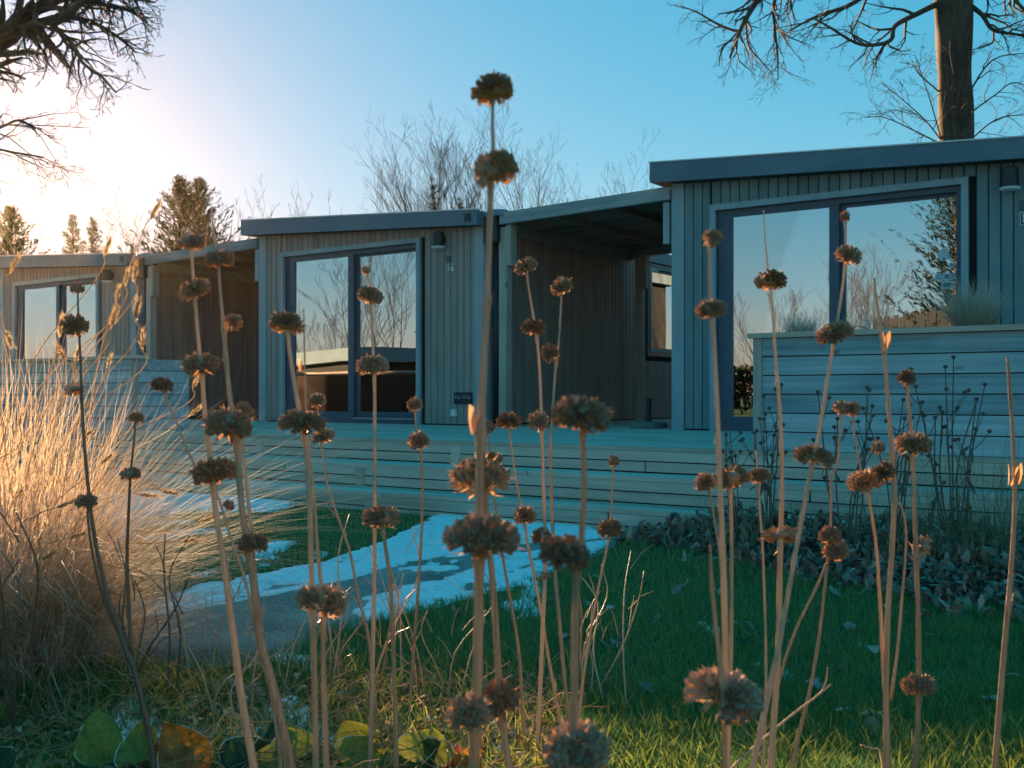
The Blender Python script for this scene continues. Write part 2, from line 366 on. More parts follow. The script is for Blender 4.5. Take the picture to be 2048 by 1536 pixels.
# ------------------------------------------------------------------ terrace: boards, steps
ter = empty('wooden_terrace', W(0, 0, 0), -TH)
tag(ter, 'long weathered timber terrace with three wide steps down to the lawn', 'terrace')
S0, S1 = -22.0, 2.4
DF = 6.13
bw = 0.14; nb = int((T0 + 4.8 - DF) / bw)
bms = []
for v in range(3):
    mb = MB(); mb.box(0, 4.86, 0, bw-.006, -.026, 0); bms.append(mb.mesh('deck_board', M['deck']))
for i in range(nb):
    offs = (i % 3) * 1.63
    x = S0 - offs
    while x < S1:
        if i < 24 or x > -12:
            o = link('deck_board', bms[i % 3], ter); o.location = (x, DF + i*bw, DECK); 
        x += 4.88
mb = MB(); mb.box(S0-3, S1+3, DF+.06, T0+5, .0, DECK-.03); mb.build('substructure', M['clad_dark'], ter)
lv = [(DECK-.028, .30, DF+.012), (.30-.03, .135, DF-.31), (.135-.03, -.05, DF-.63)]
for k, (zt, zb, t) in enumerate(lv):
    hh = (zt - zb)/2
    for q in range(2):
        x = S0 - (k*1.1 + q*2.3)
        while x < S1:
            L = 4.2
            mb = MB(); mb.box(0, L-.012, -.012, .012, -hh+.008, 0); o = mb.build('riser_board', M['deck'], ter)
            o.location = (x, t + R.uniform(-.003,.003), zt - q*hh); x += L
    mb = MB(); mb.box(S0-3, S1+3, t+.02, t+.3, zb-.02, zt-.01); mb.build('step_carcass', M['clad_dark'], ter)
    x = S0 + .35 + k*.4
    while x < S1:                                          # upright cleats where boards meet
        mb = MB(); mb.box(-.04, .04, -.028, -.0125, -(zt-zb), -.004); o = mb.build('cleat', M['deck'], ter); o.location = (x, t, zt); x += 2.1*(1.5 if k else 1)
for k, (z, t) in enumerate(((.30, DF-.32), (.135, DF-.64))):
    for q in range(2):
        x = S0 - q*1.9 - k
        while x < S1:
            L = 4.5; mb = MB(); mb.box(0, L-.01, 0, .157, -.028, 0); o = mb.build('tread_board', M['deck'], ter)
            o.location = (x, t + q*.163, z + R.uniform(-.002,.002)); x += L

# ------------------------------------------------------------------ cottages
def zt(x): return 2.555 - .0635*(x+.18)
def zb(x): return 2.375 - .0560*(x+.18)
HW, HD = 3.53, 8.6
DX0, DX1, DZ = .37, 2.66, 2.12
def cottage():
    h = empty('holiday_cottage', (0,0,0), -TH)
    # carcass behind the cladding, with the door opening left free
    mb = MB()
    mb.slope(.0, DX0, .0, .14, 0, 0, zb(0)-.01, zb(DX0)-.01); mb.slope(DX1, HW, .0, .14, 0, 0, zb(DX1)-.01, zb(HW)-.01)
    mb.slope(DX0, DX1, .0, .14, DZ, DZ, zb(DX0)-.01, zb(DX1)-.01)
    mb.slope(.0, .14, .14, HD, 0, 0, zb(0)-.01, zb(.14)-.01)
    mb.slope(HW-.14, HW, .14, 3.70, 0, 0, zb(HW-.14)-.01, zb(HW)-.01); mb.slope(HW-.14, HW, 4.95, HD, 0, 0, zb(HW-.14)-.01, zb(HW)-.01)
    mb.box(HW-.14, HW, 3.70, 4.95, 0, .87); mb.slope(HW-.14, HW, 3.70, 4.95, 2.15, 2.15, zb(HW-.14)-.01, zb(HW)-.01)
    mb.slope(.0, HW, HD, HD+.14, 0, 0, zb(0)-.01, zb(HW)-.01)
    mb.build('wall', M['clad_dark'], h)
    mb = MB()                                             # room: faces turned inwards
    x0,x1,y0,y1,z0,z1 = .15, HW-.15, .15, 5.2, .02, 2.1
    mb.poly([(x0,y1,z0),(x1,y1,z0),(x1,y1,z1),(x0,y1,z1)]); mb.poly([(x0,y0,z0),(x0,y1,z0),(x0,y1,z1),(x0,y0,z1)])
    mb.poly([(x0,y0,z1),(x1,y0,z1),(x1,y1,z1),(x0,y1,z1)])
    mb.poly([(x0,y0,z0),(x1,y0,z0),(x1,y1,z0),(x0,y1,z0)], 1)
    mb.build('room_shell', [M['interior'], M['floor']], h)
    # vertical boards
    def board(x0, x1, za, zc0, zc1):
        mb = MB(); g = .004
        b = [(x0+g, -.018), (x0+g+.004, -.024), (x1-g-.004, -.024), (x1-g, -.018), (x1-g, -.002), (x0+g, -.002)]
        n = len(b); base = len(mb.v)
        def top(x): return zc0 + (zc1-zc0)*(x-x0)/(x1-x0)
        mb.v += [(x, y, za) for x, y in b] + [(x, y, top(x)) for x, y in b]
        for i in range(n): mb.f.append((i, (i+1) % n, n+(i+1) % n, n+i)); mb.m.append(0)
        mb.f.append(tuple(range(n-1,-1,-1))); mb.f.append(tuple(range(n, 2*n))); mb.m += [0, 0]
        return mb
    x = .10
    while x < HW-.13:
        x1 = min(x+.0935, HW-.10)
        if x1 <= DX0+.02: board(x, min(x1, DX0-.002), .015, zb(x)-.002, zb(x1)-.002).build('cladding_board', M['clad'], h)
        elif x >= DX1-.02: board(max(x, DX1+.002), x1, .015, zb(x)-.002, zb(x1)-.002).build('cladding_board', M['clad'], h)
        else: board(max(x, DX0-.002) if x < DX0 else x, x1, DZ+.003, zb(x)-.002, zb(x1)-.002).build('cladding_board', M['clad'], h)
        x += .0935
    bs = board(0, .0935, .015, zb(HW)-.012, zb(HW)-.012); 
    # side wall boards face +x : rotate by swapping axes
    def side(mbx): 
        mbx.v = [(HW - p[1], p[0], p[2]) for p in mbx.v]; return mbx
    me_full = side(board(0, .0935, .015, zb(HW)-.012, zb(HW)-.012)).mesh('cladding_board', M['clad'])
    me_low = side(board(0, .0935, .015, .80, .80)).mesh('cladding_board', M['clad'])
    y = .12
    while y < 5.6:
        if 3.62 < y + .09 and y < 4.98: o = link('cladding_board', me_low, h)
        else: o = link('cladding_board', me_full, h)
        o.location = (0, y, 0); y += .0935
    mb = MB(); mb.box(HW+.001, HW+.016, 5.7, HD, .015, zb(HW)-.012); mb.build('rear_cladding', M['clad'], h)
    # corner boards
    for a, bb in ((-.03, .098), (HW-.098, HW+.028)):
        mb = MB(); mb.slope(a, bb, -.034, -.002, 0, 0, zb(a)-.003, zb(bb)-.003); mb.build('corner_board', M['trim'], h)
    mb = MB(); mb.box(-.03, -.002, -.002, .10, 0, zb(0)-.004); mb.build('corner_board', M['trim'], h)
    mb = MB(); mb.box(HW+.004, HW+.03, .0, .11, 0, zb(HW)-.02); mb.build('corner_board', M['trim'], h)
    # roof
    ra, rb, f0 = -.18, HW+.06, -.20
    mb = MB(); mb.slope(ra+.02, rb-.02, f0+.025, HD+.2, zb(ra)+.0, zb(rb)+.0, zt(ra)-.02, zt(rb)-.02)
    roof = mb.build('roof', M['roofing'], h)
    mb = MB(); mb.slope(ra, rb, f0, f0+.024, zb(ra)-.006, zb(rb)-.006, zt(ra), zt(rb)); mb.build('fascia', M['fascia'], roof)
    mb = MB(); mb.slope(ra-.002, ra+.019, f0+.025, HD+.2, zb(ra)-.006, zb(ra)-.006, zt(ra), zt(ra)); mb.build('fascia', M['fascia'], roof)
    mb = MB(); mb.slope(rb-.019, rb+.002, f0+.025, HD+.2, zb(rb)-.006, zb(rb)-.006, zt(rb), zt(rb)); mb.build('fascia', M['fascia'], roof)
    mb = MB(); mb.slope(ra-.01, rb+.01, f0-.010, f0+.05, zt(ra)+.002, zt(rb)+.002, zt(ra)+.014, zt(rb)+.014); mb.build('roof_edge_trim', M['alu'], roof)
    mb = MB(); mb.slope(rb-.16, rb-.08, f0-.012, f0-.001, zb(rb)+.04, zb(rb)+.04, zt(rb)-.03, zt(rb)-.03); mb.build('overflow_outlet', M['dark_metal'], roof)
    # sliding door
    mb = MB(); w_ = .055
    mb.box(DX0, DX0+w_, -.045, -.001, .0, DZ); mb.box(DX1-w_, DX1, -.045, -.001, .0, DZ); mb.box(DX0+w_, DX1-w_, -.045, -.001, DZ-w_, DZ)
    mb.build('door_surround', M['trim'], h)
    d = MB()
    a, c = DX0+w_+.002, DX1-w_-.002
    d.box(a, a+.045, .01, .12, .02, DZ-w_-.002); d.box(c-.045, c, .01, .12, .02, DZ-w_-.002)
    d.box(a+.045, c-.045, .01, .12, DZ-w_-.05, DZ-w_-.002); d.box(a+.045, c-.045, .005, .13, .0, .05)
    xm = 1.52
    d.box(a+.045, .575, .015, .055, .05, DZ-.105); d.box(1.49, 1.575, .015, .055, .05, DZ-.105)        # near sash
    d.box(.575, 1.49, .015, .055, 1.995, DZ-.105); d.box(.575, 1.49, .015, .055, .05, .135)
    d.box(1.576, 1.62, .062, .10, .05, DZ-.105); d.box(2.545, c-.045, .062, .10, .05, DZ-.105)          # far sash
    d.box(1.62, 2.545, .062, .10, 1.985, DZ-.105); d.box(1.62, 2.545, .062, .10, .05, .135)
    door = d.build('sliding_door', M['frame'], h)
    g = MB(); g.box(.572, 1.493, .030, .036, .132, 1.998); g.build('glass_pane', M['glass'], door)
    g = MB(); g.box(1.617, 2.548, .078, .084, .132, 1.988); g.build('glass_pane', M['glass'], door)
    g = MB(); g.box(1.6, c-.045, -.012, .004, .052, .066); g.build('threshold_strip', M['alu'], door)
    g = MB(); g.box(2.575, 2.60, .03, .06, 1.02, 1.08); g.tube([(2.588,.03,1.05),(2.588,-.02,1.05)], .008, 8); g.lathe([(.0,-.0),(.016,0),(.016,.02),(0,.02)], 10, (2.588,-.03,1.04)); g.build('door_knob', M['steel'], door)
    # wall lamp
    lx, lz = 2.99, 1.97
    L = MB(); L.lathe([(.0,.16),(.05,.16),(.062,.15),(.066,.0),(.0,.0)], 18, (lx, -.115, lz+.01)); L.box(lx-.03, lx+.03, -.07, -.024, lz+.05, lz+.13)
    lamp = L.build('wall_lamp', M['dark_metal'], h, smooth=False)
    L = MB(); L.lathe([(.0,-.012),(.05,-.012),(.076,-.006),(.08,.004),(.076,.01),(.0,.012)], 22, (lx, -.115, lz)); L.build('lamp_diffuser', M['lamp_white'], lamp, smooth=True)
    L = MB(); L.box(lx+.055, lx+.115, -.040, -.0245, lz-.16, lz-.09); L.build('light_sensor', M['frame'], h)
    # power socket low on the wall
    L = MB(); L.box(3.12, 3.185, -.06, -.0245, .10, .175); L.build('outdoor_socket', M['white'], h)
    # side window
    yw0, yw1, z0, z1 = 3.70, 4.95, .87, 2.15
    wn = MB(); fr = .06
    for bx in ((yw0, yw0+fr, z0, z1), (yw1-fr, yw1, z0, z1), (yw0+fr, yw1-fr, z1-fr, z1), (yw0+fr, yw1-fr, z0, z0+fr)):
        wn.box(HW-.05, HW+.03, bx[0], bx[1], bx[2], bx[3])
    win = wn.build('window', M['frame'], h)
    wn = MB(); fi = .05; ya, yb, za, zc = yw0+fr+.003, yw1-fr-.003, z0+fr+.003, z1-fr-.003
    for bx in ((ya, ya+fi, za, zc), (yb-fi, yb, za, zc), (ya+fi, yb-fi, zc-fi, zc), (ya+fi, yb-fi, za, za+fi)):
        wn.box(HW-.02, HW+.038, bx[0], bx[1], bx[2], bx[3])
    wn.build('window_sash', M['trim'], win)
    wn = MB(); wn.box(HW+.005, HW+.011, ya+fi-.004, yb-fi+.004, za+fi-.004, zc-fi+.004); wn.build('window_pane', M['glass'], win)
    wn = MB(); wn.box(HW+.039, HW+.05, ya+.25, ya+.6, zc-.035, zc-.015); wn.build('vent_grille', M['clad_dark'], win)
    return h

def text_mesh(txt, size, mat, extr=.0015, bold=.0):
    c = bpy.data.curves.new('lettering', 'FONT'); c.body = txt; c.size = size; c.extrude = extr; c.offset = bold; c.align_x = 'CENTER'; c.align_y = 'CENTER'
    o = bpy.data.objects.new('lettering', c); COL.objects.link(o)
    dg = bpy.context.evaluated_depsgraph_get(); me = bpy.data.meshes.new_from_object(o.evaluated_get(dg))
    bpy.data.objects.remove(o); bpy.data.curves.remove(c)
    me.materials.clear(); me.materials.append(mat); return me
def number_plate(h, txt):
    mb = MB(); mb.box(-.052, .052, -.032, -.0245, -.052, .052); p = mb.build('number_plate', M['plate'], h); p.location = (3.10, 0, 1.735)
    mb = MB(); e = .0055
    mb.box(-.052,.052,-.036,-.0325,.052-e,.052); mb.box(-.052,.052,-.036,-.0325,-.052,-.052+e); mb.box(-.052,-.052+e,-.036,-.0325,-.052+e,.052-e); mb.box(.052-e,.052,-.036,-.0325,-.052+e,.052-e)
    mb.build('plate_border', M['white'], p)
    t = link('plate_number', text_mesh(txt, .098, M['white'], .002, .0018), p); t.location = (0, -.035, 0); t.rotation_euler = (math.radians(90), 0, 0)

ORG = {'B': -10.56, 'A': -4.71, 'C': -16.71}
hB = cottage(); hA = copy_tree(hB); hC = copy_tree(hB)
for k, h in (('B', hB), ('A', hA), ('C', hC)): h.location = W(ORG[k], T0, DECK)
tag(hB, 'grey clad cottage with number 16 plate beside its sliding glass door', 'cottage', 'row of holiday cottages')
tag(hA, 'cottage at right, bluish light tinted into its cladding, behind the raised timber planter', 'cottage', 'row of holiday cottages')
tag(hC, 'leftmost cottage in the row, below the low sun, half hidden by pale grasses', 'cottage', 'row of holiday cottages')
def tint_cladding(h, a, b):
    for c_ in h.children:
        if c_.type == 'MESH' and c_.name.startswith('cladding_board'):
            c_.material_slots[0].link = 'OBJECT'; c_.material_slots[0].material = b
tint_cladding(hA, M['clad'], M['clad_blue_cast'])  # right-hand cottage takes the copy with bluish light in its colour
number_plate(hB, '16'); number_plate(hA, '15')
mb = MB(); mb.box(3.15, 3.40, -.036, -.0245, .235, .365); sg = mb.build('name_sign', M['sign'], hB)
tm = link('sign_lettering', text_mesh('Kas Wijn', .062, M['signtext'], .0008), sg); tm.location = (3.275, -.0375, .31); tm.rotation_euler = (math.radians(90), 0, 0)
doorA = [c for c in hA.children if c.name.startswith('sliding_door')][0]
def sticker(parts, mat=('sticker','stickerd')):
    mb = MB()
    for kind, x, z, a, bb, mi, pr in parts:
        y = .0765 - pr*.0009
        if kind == 'c':
            n = 22; b0 = len(mb.v); mb.v += [(x+a*math.cos(2*math.pi*i/n), y, z+a*math.sin(2*math.pi*i/n)) for i in range(n)]; mb.f.append(tuple(range(b0, b0+n))); mb.m.append(mi)
        else: mb.poly([(x-a,y,z-bb),(x+a,y,z-bb),(x+a,y,z+bb),(x-a,y,z+bb)], mi)
    mb.build('door_sticker', [M['sticker'], M['stickerd']], doorA)
sticker([('c', 2.44, 1.505, .048, 0, 0, 0), ('c', 2.442, 1.475, .011, 0, 1, 1)])
sticker([('c', 2.505, 1.415, .026, 0, 0, 0), ('r', 2.505, 1.415, .014, .004, 1, 1), ('r', 2.505, 1.422, .003, .012, 1, 1)])
sticker([('r', 2.455, 1.325, .082, .028, 0, 0), ('r', 2.455, 1.325, .07, .016, 1, 1), ('r', 2.42, 1.325, .03, .010, 0, 2), ('r', 2.50, 1.325, .016, .008, 0, 2)])
sticker([('r', 2.475, 1.255, .05, .034, 0, 0), ('r', 2.465, 1.255, .03, .02, 1, 1), ('c', 2.505, 1.258, .011, 0, 1, 1)])
# inner handle of the hinged side, seen through the left pane of the right-hand cottage
mb = MB(); mb.box(.60, .63, .07, .09, 1.25, 1.55); mb.tube([(.615,.07,1.50),(.615,.10,1.50),(.66,.11,1.50),(.80,.11,1.49)], [.012,.012,.014,.010], 8); mb.build('inner_handle', M['steel'], doorA)

def curtain(k, x0, x1, label):
    h = ORG[k]; mb = MB(); n = 46; 
    for i in range(n+1):
        x = x0 + (x1-x0)*i/n; y = .22 + .035*math.sin(i*1.15) + .012*math.sin(i*2.7)
        mb.v += [(x, y, .05), (x + .01*math.sin(i*.6), y, 1.0), (x, y*.9+.02, 2.05)]
    for i in range(n):
        for j in range(2): mb.f.append((i*3+j, i*3+3+j, i*3+4+j, i*3+1+j)); mb.m.append(0)
    o = mb.build('curtain', M['curtain'], None, True); o.location = W(h, T0, DECK); o.rotation_euler = (0,0,-TH); tag(o, label, 'curtain', 'white door curtains')
curtain('B', .50, .92, 'white curtain drawn aside inside the door of the number 16 cottage')
curtain('A', .50, 1.18, 'white curtain behind the left pane of the right-hand cottage')
curtain('C', .95, 1.48, 'pale curtain inside the leftmost cottage, behind the tall grasses')
# table and chairs behind the right pane of number 16
tb = empty('dining_table', W(ORG['B']+2.05, T0+1.0, DECK+.02), -TH)
mb = MB(); mb.box(-.6,.6,-.4,.4,.70,.74); mb.build('table_top', M['wood_in'], tb)
for sx in (-1,1):
    for sy in (-1,1):
        mb = MB(); mb.tube([(sx*.52,sy*.33,.0),(sx*.45,sy*.28,.70)], [.018,.024], 8); mb.build('leg', M['steel'], tb)
tag(tb, 'wooden dining table inside the number 16 cottage, seen through the glass', 'table')
def chair(x, y, rz, label):
    c = empty('dining_chair', W(ORG['B']+x, T0+y, DECK+.02), rz)
    mb = MB(); mb.box(-.22,.22,-.22,.22,.43,.48); mb.build('seat', M['chair'], c)
    mb = MB(); mb.quad8([(-.22,.20,.50),(.22,.20,.50),(.22,.24,.50),(-.22,.24,.50),(-.20,.27,.90),(.20,.27,.90),(.20,.31,.90),(-.20,.31,.90)]); mb.build('backrest', M['chair'], c)
    for sx in (-1,1):
        for sy in (-1,1):
            mb = MB(); mb.tube([(sx*.22,sy*.22,0),(sx*.17,sy*.17,.43)], [.012,.016], 7); mb.build('leg', M['steel'], c)
    tag(c, label, 'chair', 'chairs at the table indoors')
chair(1.95, .50, -TH + math.pi, 'dark leather chair nearest the glass of number 16')
chair(2.35, 1.62, -TH, 'dark leather chair on the far side of the indoor table')

# ------------------------------------------------------------------ pergolas between the cottages
def pergola(s0, s1, label):
    p = empty('pergola', W(s0, T0, DECK), -TH); L = s1 - s0; D = 3.15
    def top(x): return 2.285 + .055*x/L
    a = -.02
    mb = MB(); mb.slope(.22, L-.005, -.06, -.012, top(0)-.125, top(L)-.125, top(0), top(L)); mb.build('front_beam', M['beam'], p)
    mb = MB(); mb.slope(.05, L-.005, D-.06, D, top(0)-.14, top(L)-.14, top(0)-.02, top(L)-.02); mb.build('rear_beam', M['beam'], p)
    mb = MB(); mb.slope(.03, .09, .0, D-.07, 2.10, 2.10, 2.245, 2.247); mb.build('wall_plate', M['beam'], p)
    n = 20
    for i in range(n):
        y = .0 + i*(D-.06)/n
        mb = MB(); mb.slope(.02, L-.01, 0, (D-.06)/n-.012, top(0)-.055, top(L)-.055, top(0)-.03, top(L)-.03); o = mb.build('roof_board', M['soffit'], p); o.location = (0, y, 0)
    mb = MB(); mb.slope(.0, L-.01, -.05, D, top(0)-.022, top(L)-.022, top(0)-.008, top(L)-.008); mb.build('roof_sheet', M['roofing'], p)
    for x in (L*.36, L*.68):
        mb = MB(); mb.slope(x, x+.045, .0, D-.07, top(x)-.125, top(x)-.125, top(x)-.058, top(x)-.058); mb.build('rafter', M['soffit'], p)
    for y in (.0, D-.14):
        mb = MB(); mb.box(.17, .27, y, y+.10, 0, 2.14); mb.build('post', M['post'], p)
        mb = MB(); mb.box(.272, .335, y-.01, y+.10, 1.72, 2.155); mb.build('post_cleat', M['post'], p)
    mb = MB(); mb.box(L-.10, L-.034, -.005, .09, 1.80, 2.20); mb.build('post_cleat', M['trim'], p)
    tag(p, label, 'pergola', 'pergolas between the cottages')
pergola(ORG['B']+HW+.04, ORG['A']-.036, 'timber pergola with dark boarded roof between number 16 and the right-hand cottage')
pergola(ORG['C']+HW+.04, ORG['B']-.036, 'pergola at left between the leftmost cottage and number 16')
def downpipe(s, label):
    o = empty('rain_hopper', W(s, T0, DECK), -TH)
    mb = MB(); mb.tube([(0,.06,0),(0,.06,1.98)], .042, 14); mb.build('downpipe', M['dark_metal'], o, True)
    mb = MB(); mb.box(-.09, .09, -.07, .16, 1.98, 2.25); mb.build('hopper_box', M['dark_metal'], o)
    mb = MB(); mb.lathe([(.17,2.252),(.17,2.275),(.15,2.305),(.10,2.33),(.04,2.34),(.0,2.341)], 20, (.04,.04,0)); mb.lathe([(.17,2.252),(0,2.252)], 20, (.04,.04,0)); mb.build('domed_lid', M['fascia'], o, True)
    tag(o, label, 'downpipe', 'rain hoppers')
downpipe(ORG['B']+HW+.14, 'dark rain hopper with domed lid at the right end of number 16')
downpipe(ORG['C']+HW+.16, 'rain hopper with domed lid at the right end of the leftmost cottage')
# parasol foot
o = empty('parasol_base', W(-5.19, 9.70, DECK), 0)
mb = MB(); mb.lathe([(.0,0),(.18,0),(.187,.012),(.187,.045),(.175,.058),(.05,.066),(.0,.066)], 26); mb.build('foot', M['parasol'], o)
mb = MB(); mb.lathe([(.026,.06),(.026,.27),(.034,.27),(.034,.30),(.0,.30)], 14); mb.build('tube', M['dark_metal'], o); tag(o, 'round grey parasol base on the terrace under the pergola', 'parasol base')

# ------------------------------------------------------------------ planters
def planter(s0, s1, label, h=.71, t=6.20, D=.62):
    p = empty('raised_planter', W(s0, t, DECK), -TH); L = s1-s0; n = 6; hh = (h-.03)/n
    for i in range(n):
        x = .0; first = True
        cut = [.055, L] if L < 4 else [.055, L*.55 + .3*(i % 2), L]
        for a, bb in zip(cut[:-1], cut[1:]):
            mb = MB(); mb.box(a+.001, bb-.002, .0, .03, .003, hh-.004); o = mb.build('plank', M['planter'], p); o.location = (0, R.uniform(-.002,.002), i*hh)
        mb = MB(); mb.box(.012, .042, .035, D, .003, hh-.004); o = mb.build('end_plank', M['planter'], p); o.location = (0, 0, i*hh)
        mb = MB(); mb.box(L-.042, L-.012, .035, D, .003, hh-.004); o = mb.build('end_plank', M['planter'], p); o.location = (0, 0, i*hh)
    for x in (0, L-.055):
        mb = MB(); mb.box(x, x+.054, -.006, .034, 0, h-.031); mb.build('corner_post', M['post'], p)
    mb = MB(); mb.box(-.03, L+.03, -.03, .10, h-.03, h); mb.build('cap_rail', M['deck'], p)
    mb = MB(); mb.box(-.03, .09, .101, D+.02, h-.03, h-.001); mb.build('cap_rail', M['deck'], p)
    mb = MB(); mb.box(.05, L-.05, .04, D-.03, 0, h-.07); mb.build('soil', M['litter2'], p)
    tag(p, label, 'planter', 'raised planters on the terrace edge'); return p
planter(-2.60, 1.9, 'long raised planter of blue weathered planks in front of the right-hand cottage')
planter(-13.2, -8.76, 'raised plank planter at left behind the tall pale grasses')

# ------------------------------------------------------------------ trees
class Tree:
    def __init__(s, seed): s.a = MB(); s.b = MB(); s.r = random.Random(seed); s.nseg = 0
    def limb(s, pts, rad, lvl):
        mb = s.a if lvl <= 1 else s.b
        mb.tube(pts, rad, 7 if lvl == 0 else (5 if lvl == 1 else (4 if lvl == 2 else 3)), cap=lvl < 2)
        s.nseg += len(pts)
    def grow(s, p, d, L, r, lvl, maxl, kids=(5, 5, 5, 4), spread=.8, up=.15, wob=.16, decay=.55, start=.25):
        rr = s.r; n = max(3, int(5 - lvl*.5) + (3 if lvl == 0 else 0)); pts = [Vector(p)]; d = Vector(d).normalized(); rad = [r]
        for i in range(n):
            d = (d + Vector((rr.gauss(0,wob), rr.gauss(0,wob), rr.gauss(0,wob)+up*.25))).normalized()
            pts.append(pts[-1] + d * (L/n)); rad.append(max(r*(1-(.95 if lvl == 0 else .78)*(i+1)/n), .0022*s.tw))
        s.limb(pts, rad, lvl)
        if lvl >= maxl: return
        k = kids[min(lvl, len(kids)-1)]
        s.along(pts, rad, L, k, lvl, maxl, kids, spread, up, wob, decay, start)
    def along(s, pts, rad, L, k, lvl, maxl, kids=(5,5,5,4), spread=.8, up=.15, wob=.16, decay=.55, start=.25):
        rr = s.r; n = len(pts)-1
        for c in range(k):
            f = start + (1-start)*(c + rr.random())/k
            x = min(f*n, n-1e-3); i = int(x); q = pts[i].lerp(pts[i+1], x-i); t = (pts[i+1]-pts[i]).normalized()
            side = Vector((rr.gauss(0,1), rr.gauss(0,1), rr.gauss(0,1))); side = (side - t*side.dot(t)).normalized()
            dd = (t + side*spread*rr.uniform(.7,1.3) + Vector((0,0,up))).normalized()
            r0 = rad[i] + (rad[i+1]-rad[i])*(x-i)
            s.grow(q, dd, L*decay*rr.uniform(.7,1.2)*(1.15-.5*f), r0*.62, lvl+1, maxl, kids, spread, up, wob, decay, .2)
    tw = 1.0
    def finish(s, name, loc, label, group=None, mats=('bark','twig')):
        o = empty(name, loc)
        s.a.build('trunk', M[mats[0]], o, True, loc); 
        if s.b.v: s.b.build('branches', M[mats[1]], o, False, loc)['kind'] = 'stuff'
        tag(o, label, 'tree', group); return o

def bare_tree(px, ytop, d, seed, label, wpx=120, trunks=1, maxl=4, kids=(9,6,5,3), tw=1.6, spread=.75, name='bare_tree', up=.25):
    t = Tree(seed); t.tw = tw; base = P(px, HY, d); base.z = 0; H = CAMZ + (HY-ytop)/F*d
    for k in range(trunks):
        b = base + Vector((t.r.uniform(-.3,.3)*(trunks > 1), t.r.uniform(-.3,.3)*(trunks > 1), 0))
        t.grow(b, (t.r.uniform(-.06,.06)+(k-(trunks-1)/2)*.12, 0, 1), H*.86*t.r.uniform(.9,1.05), (H*.016+.03)*(.45 if name == 'bare_sapling' else .8), 0, maxl, kids, spread, up, .05, .42*wpx/120*min(1, 8/H)+.1, .42)
    return t.finish(name, base, label, 'bare trees behind the cottages')
bare_tree(487, 318, 26, 11, 'slim bare sapling rising behind the left end of the number 16 roof', 42, 1, 3, (20,4,2), 1.4, .85, 'bare_sapling', .35)
bare_tree(545, 335, 26, 12, 'slim bare sapling above the middle of the number 16 roof', 40, 1, 3, (19,4,2), 1.4, .8, 'bare_sapling', .35)
bare_tree(592, 355, 27, 13, 'small forked bare sapling, rightmost of the three behind number 16', 40, 2, 3, (15,4,2), 1.4, .8, 'bare_sapling', .35)
bare_tree(440, 420, 30, 14, 'low bare shrub between the big twin conifer and number 16', 70, 3, 3, (7,4,3), 1.7, .6, 'bare_shrub', .4)
bare_tree(262, 425, 33, 15, 'bare round tree between the dark conifers, lit by the low sun', 90, 2, 4, (13,6,4,3), 1.7)
bare_tree(92, 462, 34, 16, 'small bare bush below the sun between two conifers', 80, 3, 3, (7,5,4), 1.8, name='bare_shrub')
bare_tree(862, 325, 31, 17, 'bare tree left of the dark ivy tree above the cottage gap', 130, 2, 4, (11,6,4,2), 1.25)
bare_tree(935, 308, 30, 18, 'tall bare tree just left of the tallest seed stalk', 130, 2, 4, (12,6,4,2), 1.25)
bare_tree(1010, 330, 32, 19, 'bare tree directly behind the tallest seed stalk', 110, 1, 4, (11,6,4,2), 1.25)
bare_tree(1080, 322, 30, 20, 'round crowned bare tree above the pergola roof', 130, 1, 4, (13,6,4,2), 1.25)
bare_tree(1205, 372, 36, 21, 'faint low bare tree above the middle of the pergola', 100, 2, 4, (11,5,4,2), 1.2)
bare_tree(1290, 362, 36, 22, 'faint low bare tree next to the right-hand cottage roof', 100, 1, 4, (11,5,4,2), 1.2)

def conifer(px, ytop, d, seed, label, width, n=1500, twin=None, ragged=.25, name='conifer', group='conifers behind the cottages', base=None, H=None, leaf=.5):
    rr = np.random.default_rng(seed)
    if base is None:
        base = P(px, HY, d); base.z = 0; H = CAMZ + (HY-ytop)/F*d
    o = empty(name, base); tr = MB()
    V = []; Fc = []; A = []; c = 0
    tops = [(0.0, H)] + ([twin] if twin else [])
    for tx, th in tops:
        tr.tube([(tx*.4,0,0),(tx*.8,0,th*.4),(tx,0,th*.97)], [.16,.10,.015], 7)
        nbr = max(60, n // (len(tops)*34)); per = n // (len(tops)*nbr)
        for bi in range(nbr):                                        # feathery branches sweeping out and up
            f = ((bi+rr.random())/nbr)**.85; z = th*(.12 + .86*f); an = bi*2.4 + rr.normal(0,.3)
            ln = width/2*((1-f)**.85*(1 + rr.normal(0, ragged)) + .03); ln = max(ln, .06); up = rr.uniform(.25,.75) + .5*f
            bd = np.array([math.cos(an), math.sin(an), up]); bd /= np.linalg.norm(bd); p_b = np.array([tx, 0, z])
            for q in range(per):
                g_ = rr.random()**.6; p0 = p_b + bd*ln*g_ + np.array([0,0,.10*ln*g_*g_]) + rr.normal(0, .03, 3)
                L = leaf*rr.uniform(.45,1.1)*(1.05-.55*g_)*(1.15-.72*f)
                dv = bd*1.1 + rr.normal(0,.5,3)*(1.1-.55*g_) + np.array([0,0,.15]); dv /= np.linalg.norm(dv)
                sd = np.cross(dv, rr.normal(0,1,3)); sd /= np.linalg.norm(sd)+1e-9; wd = L*.11
                V += [p0 - sd*wd*.5, p0 + sd*wd*.5, p0+dv*L*.55+sd*wd, p0+dv*L, p0+dv*L*.5-sd*wd]
                Fc.append([c,c+1,c+2,c+3,c+4]); A += [rr.random()]*5; c += 5
    tr.build('trunk', M['bark'], o)
    link('crown', np_mesh('crown', np.array(V), [np.array(Fc)], M['ever'], A), o)
    tag(o, label, 'tree', group); return o
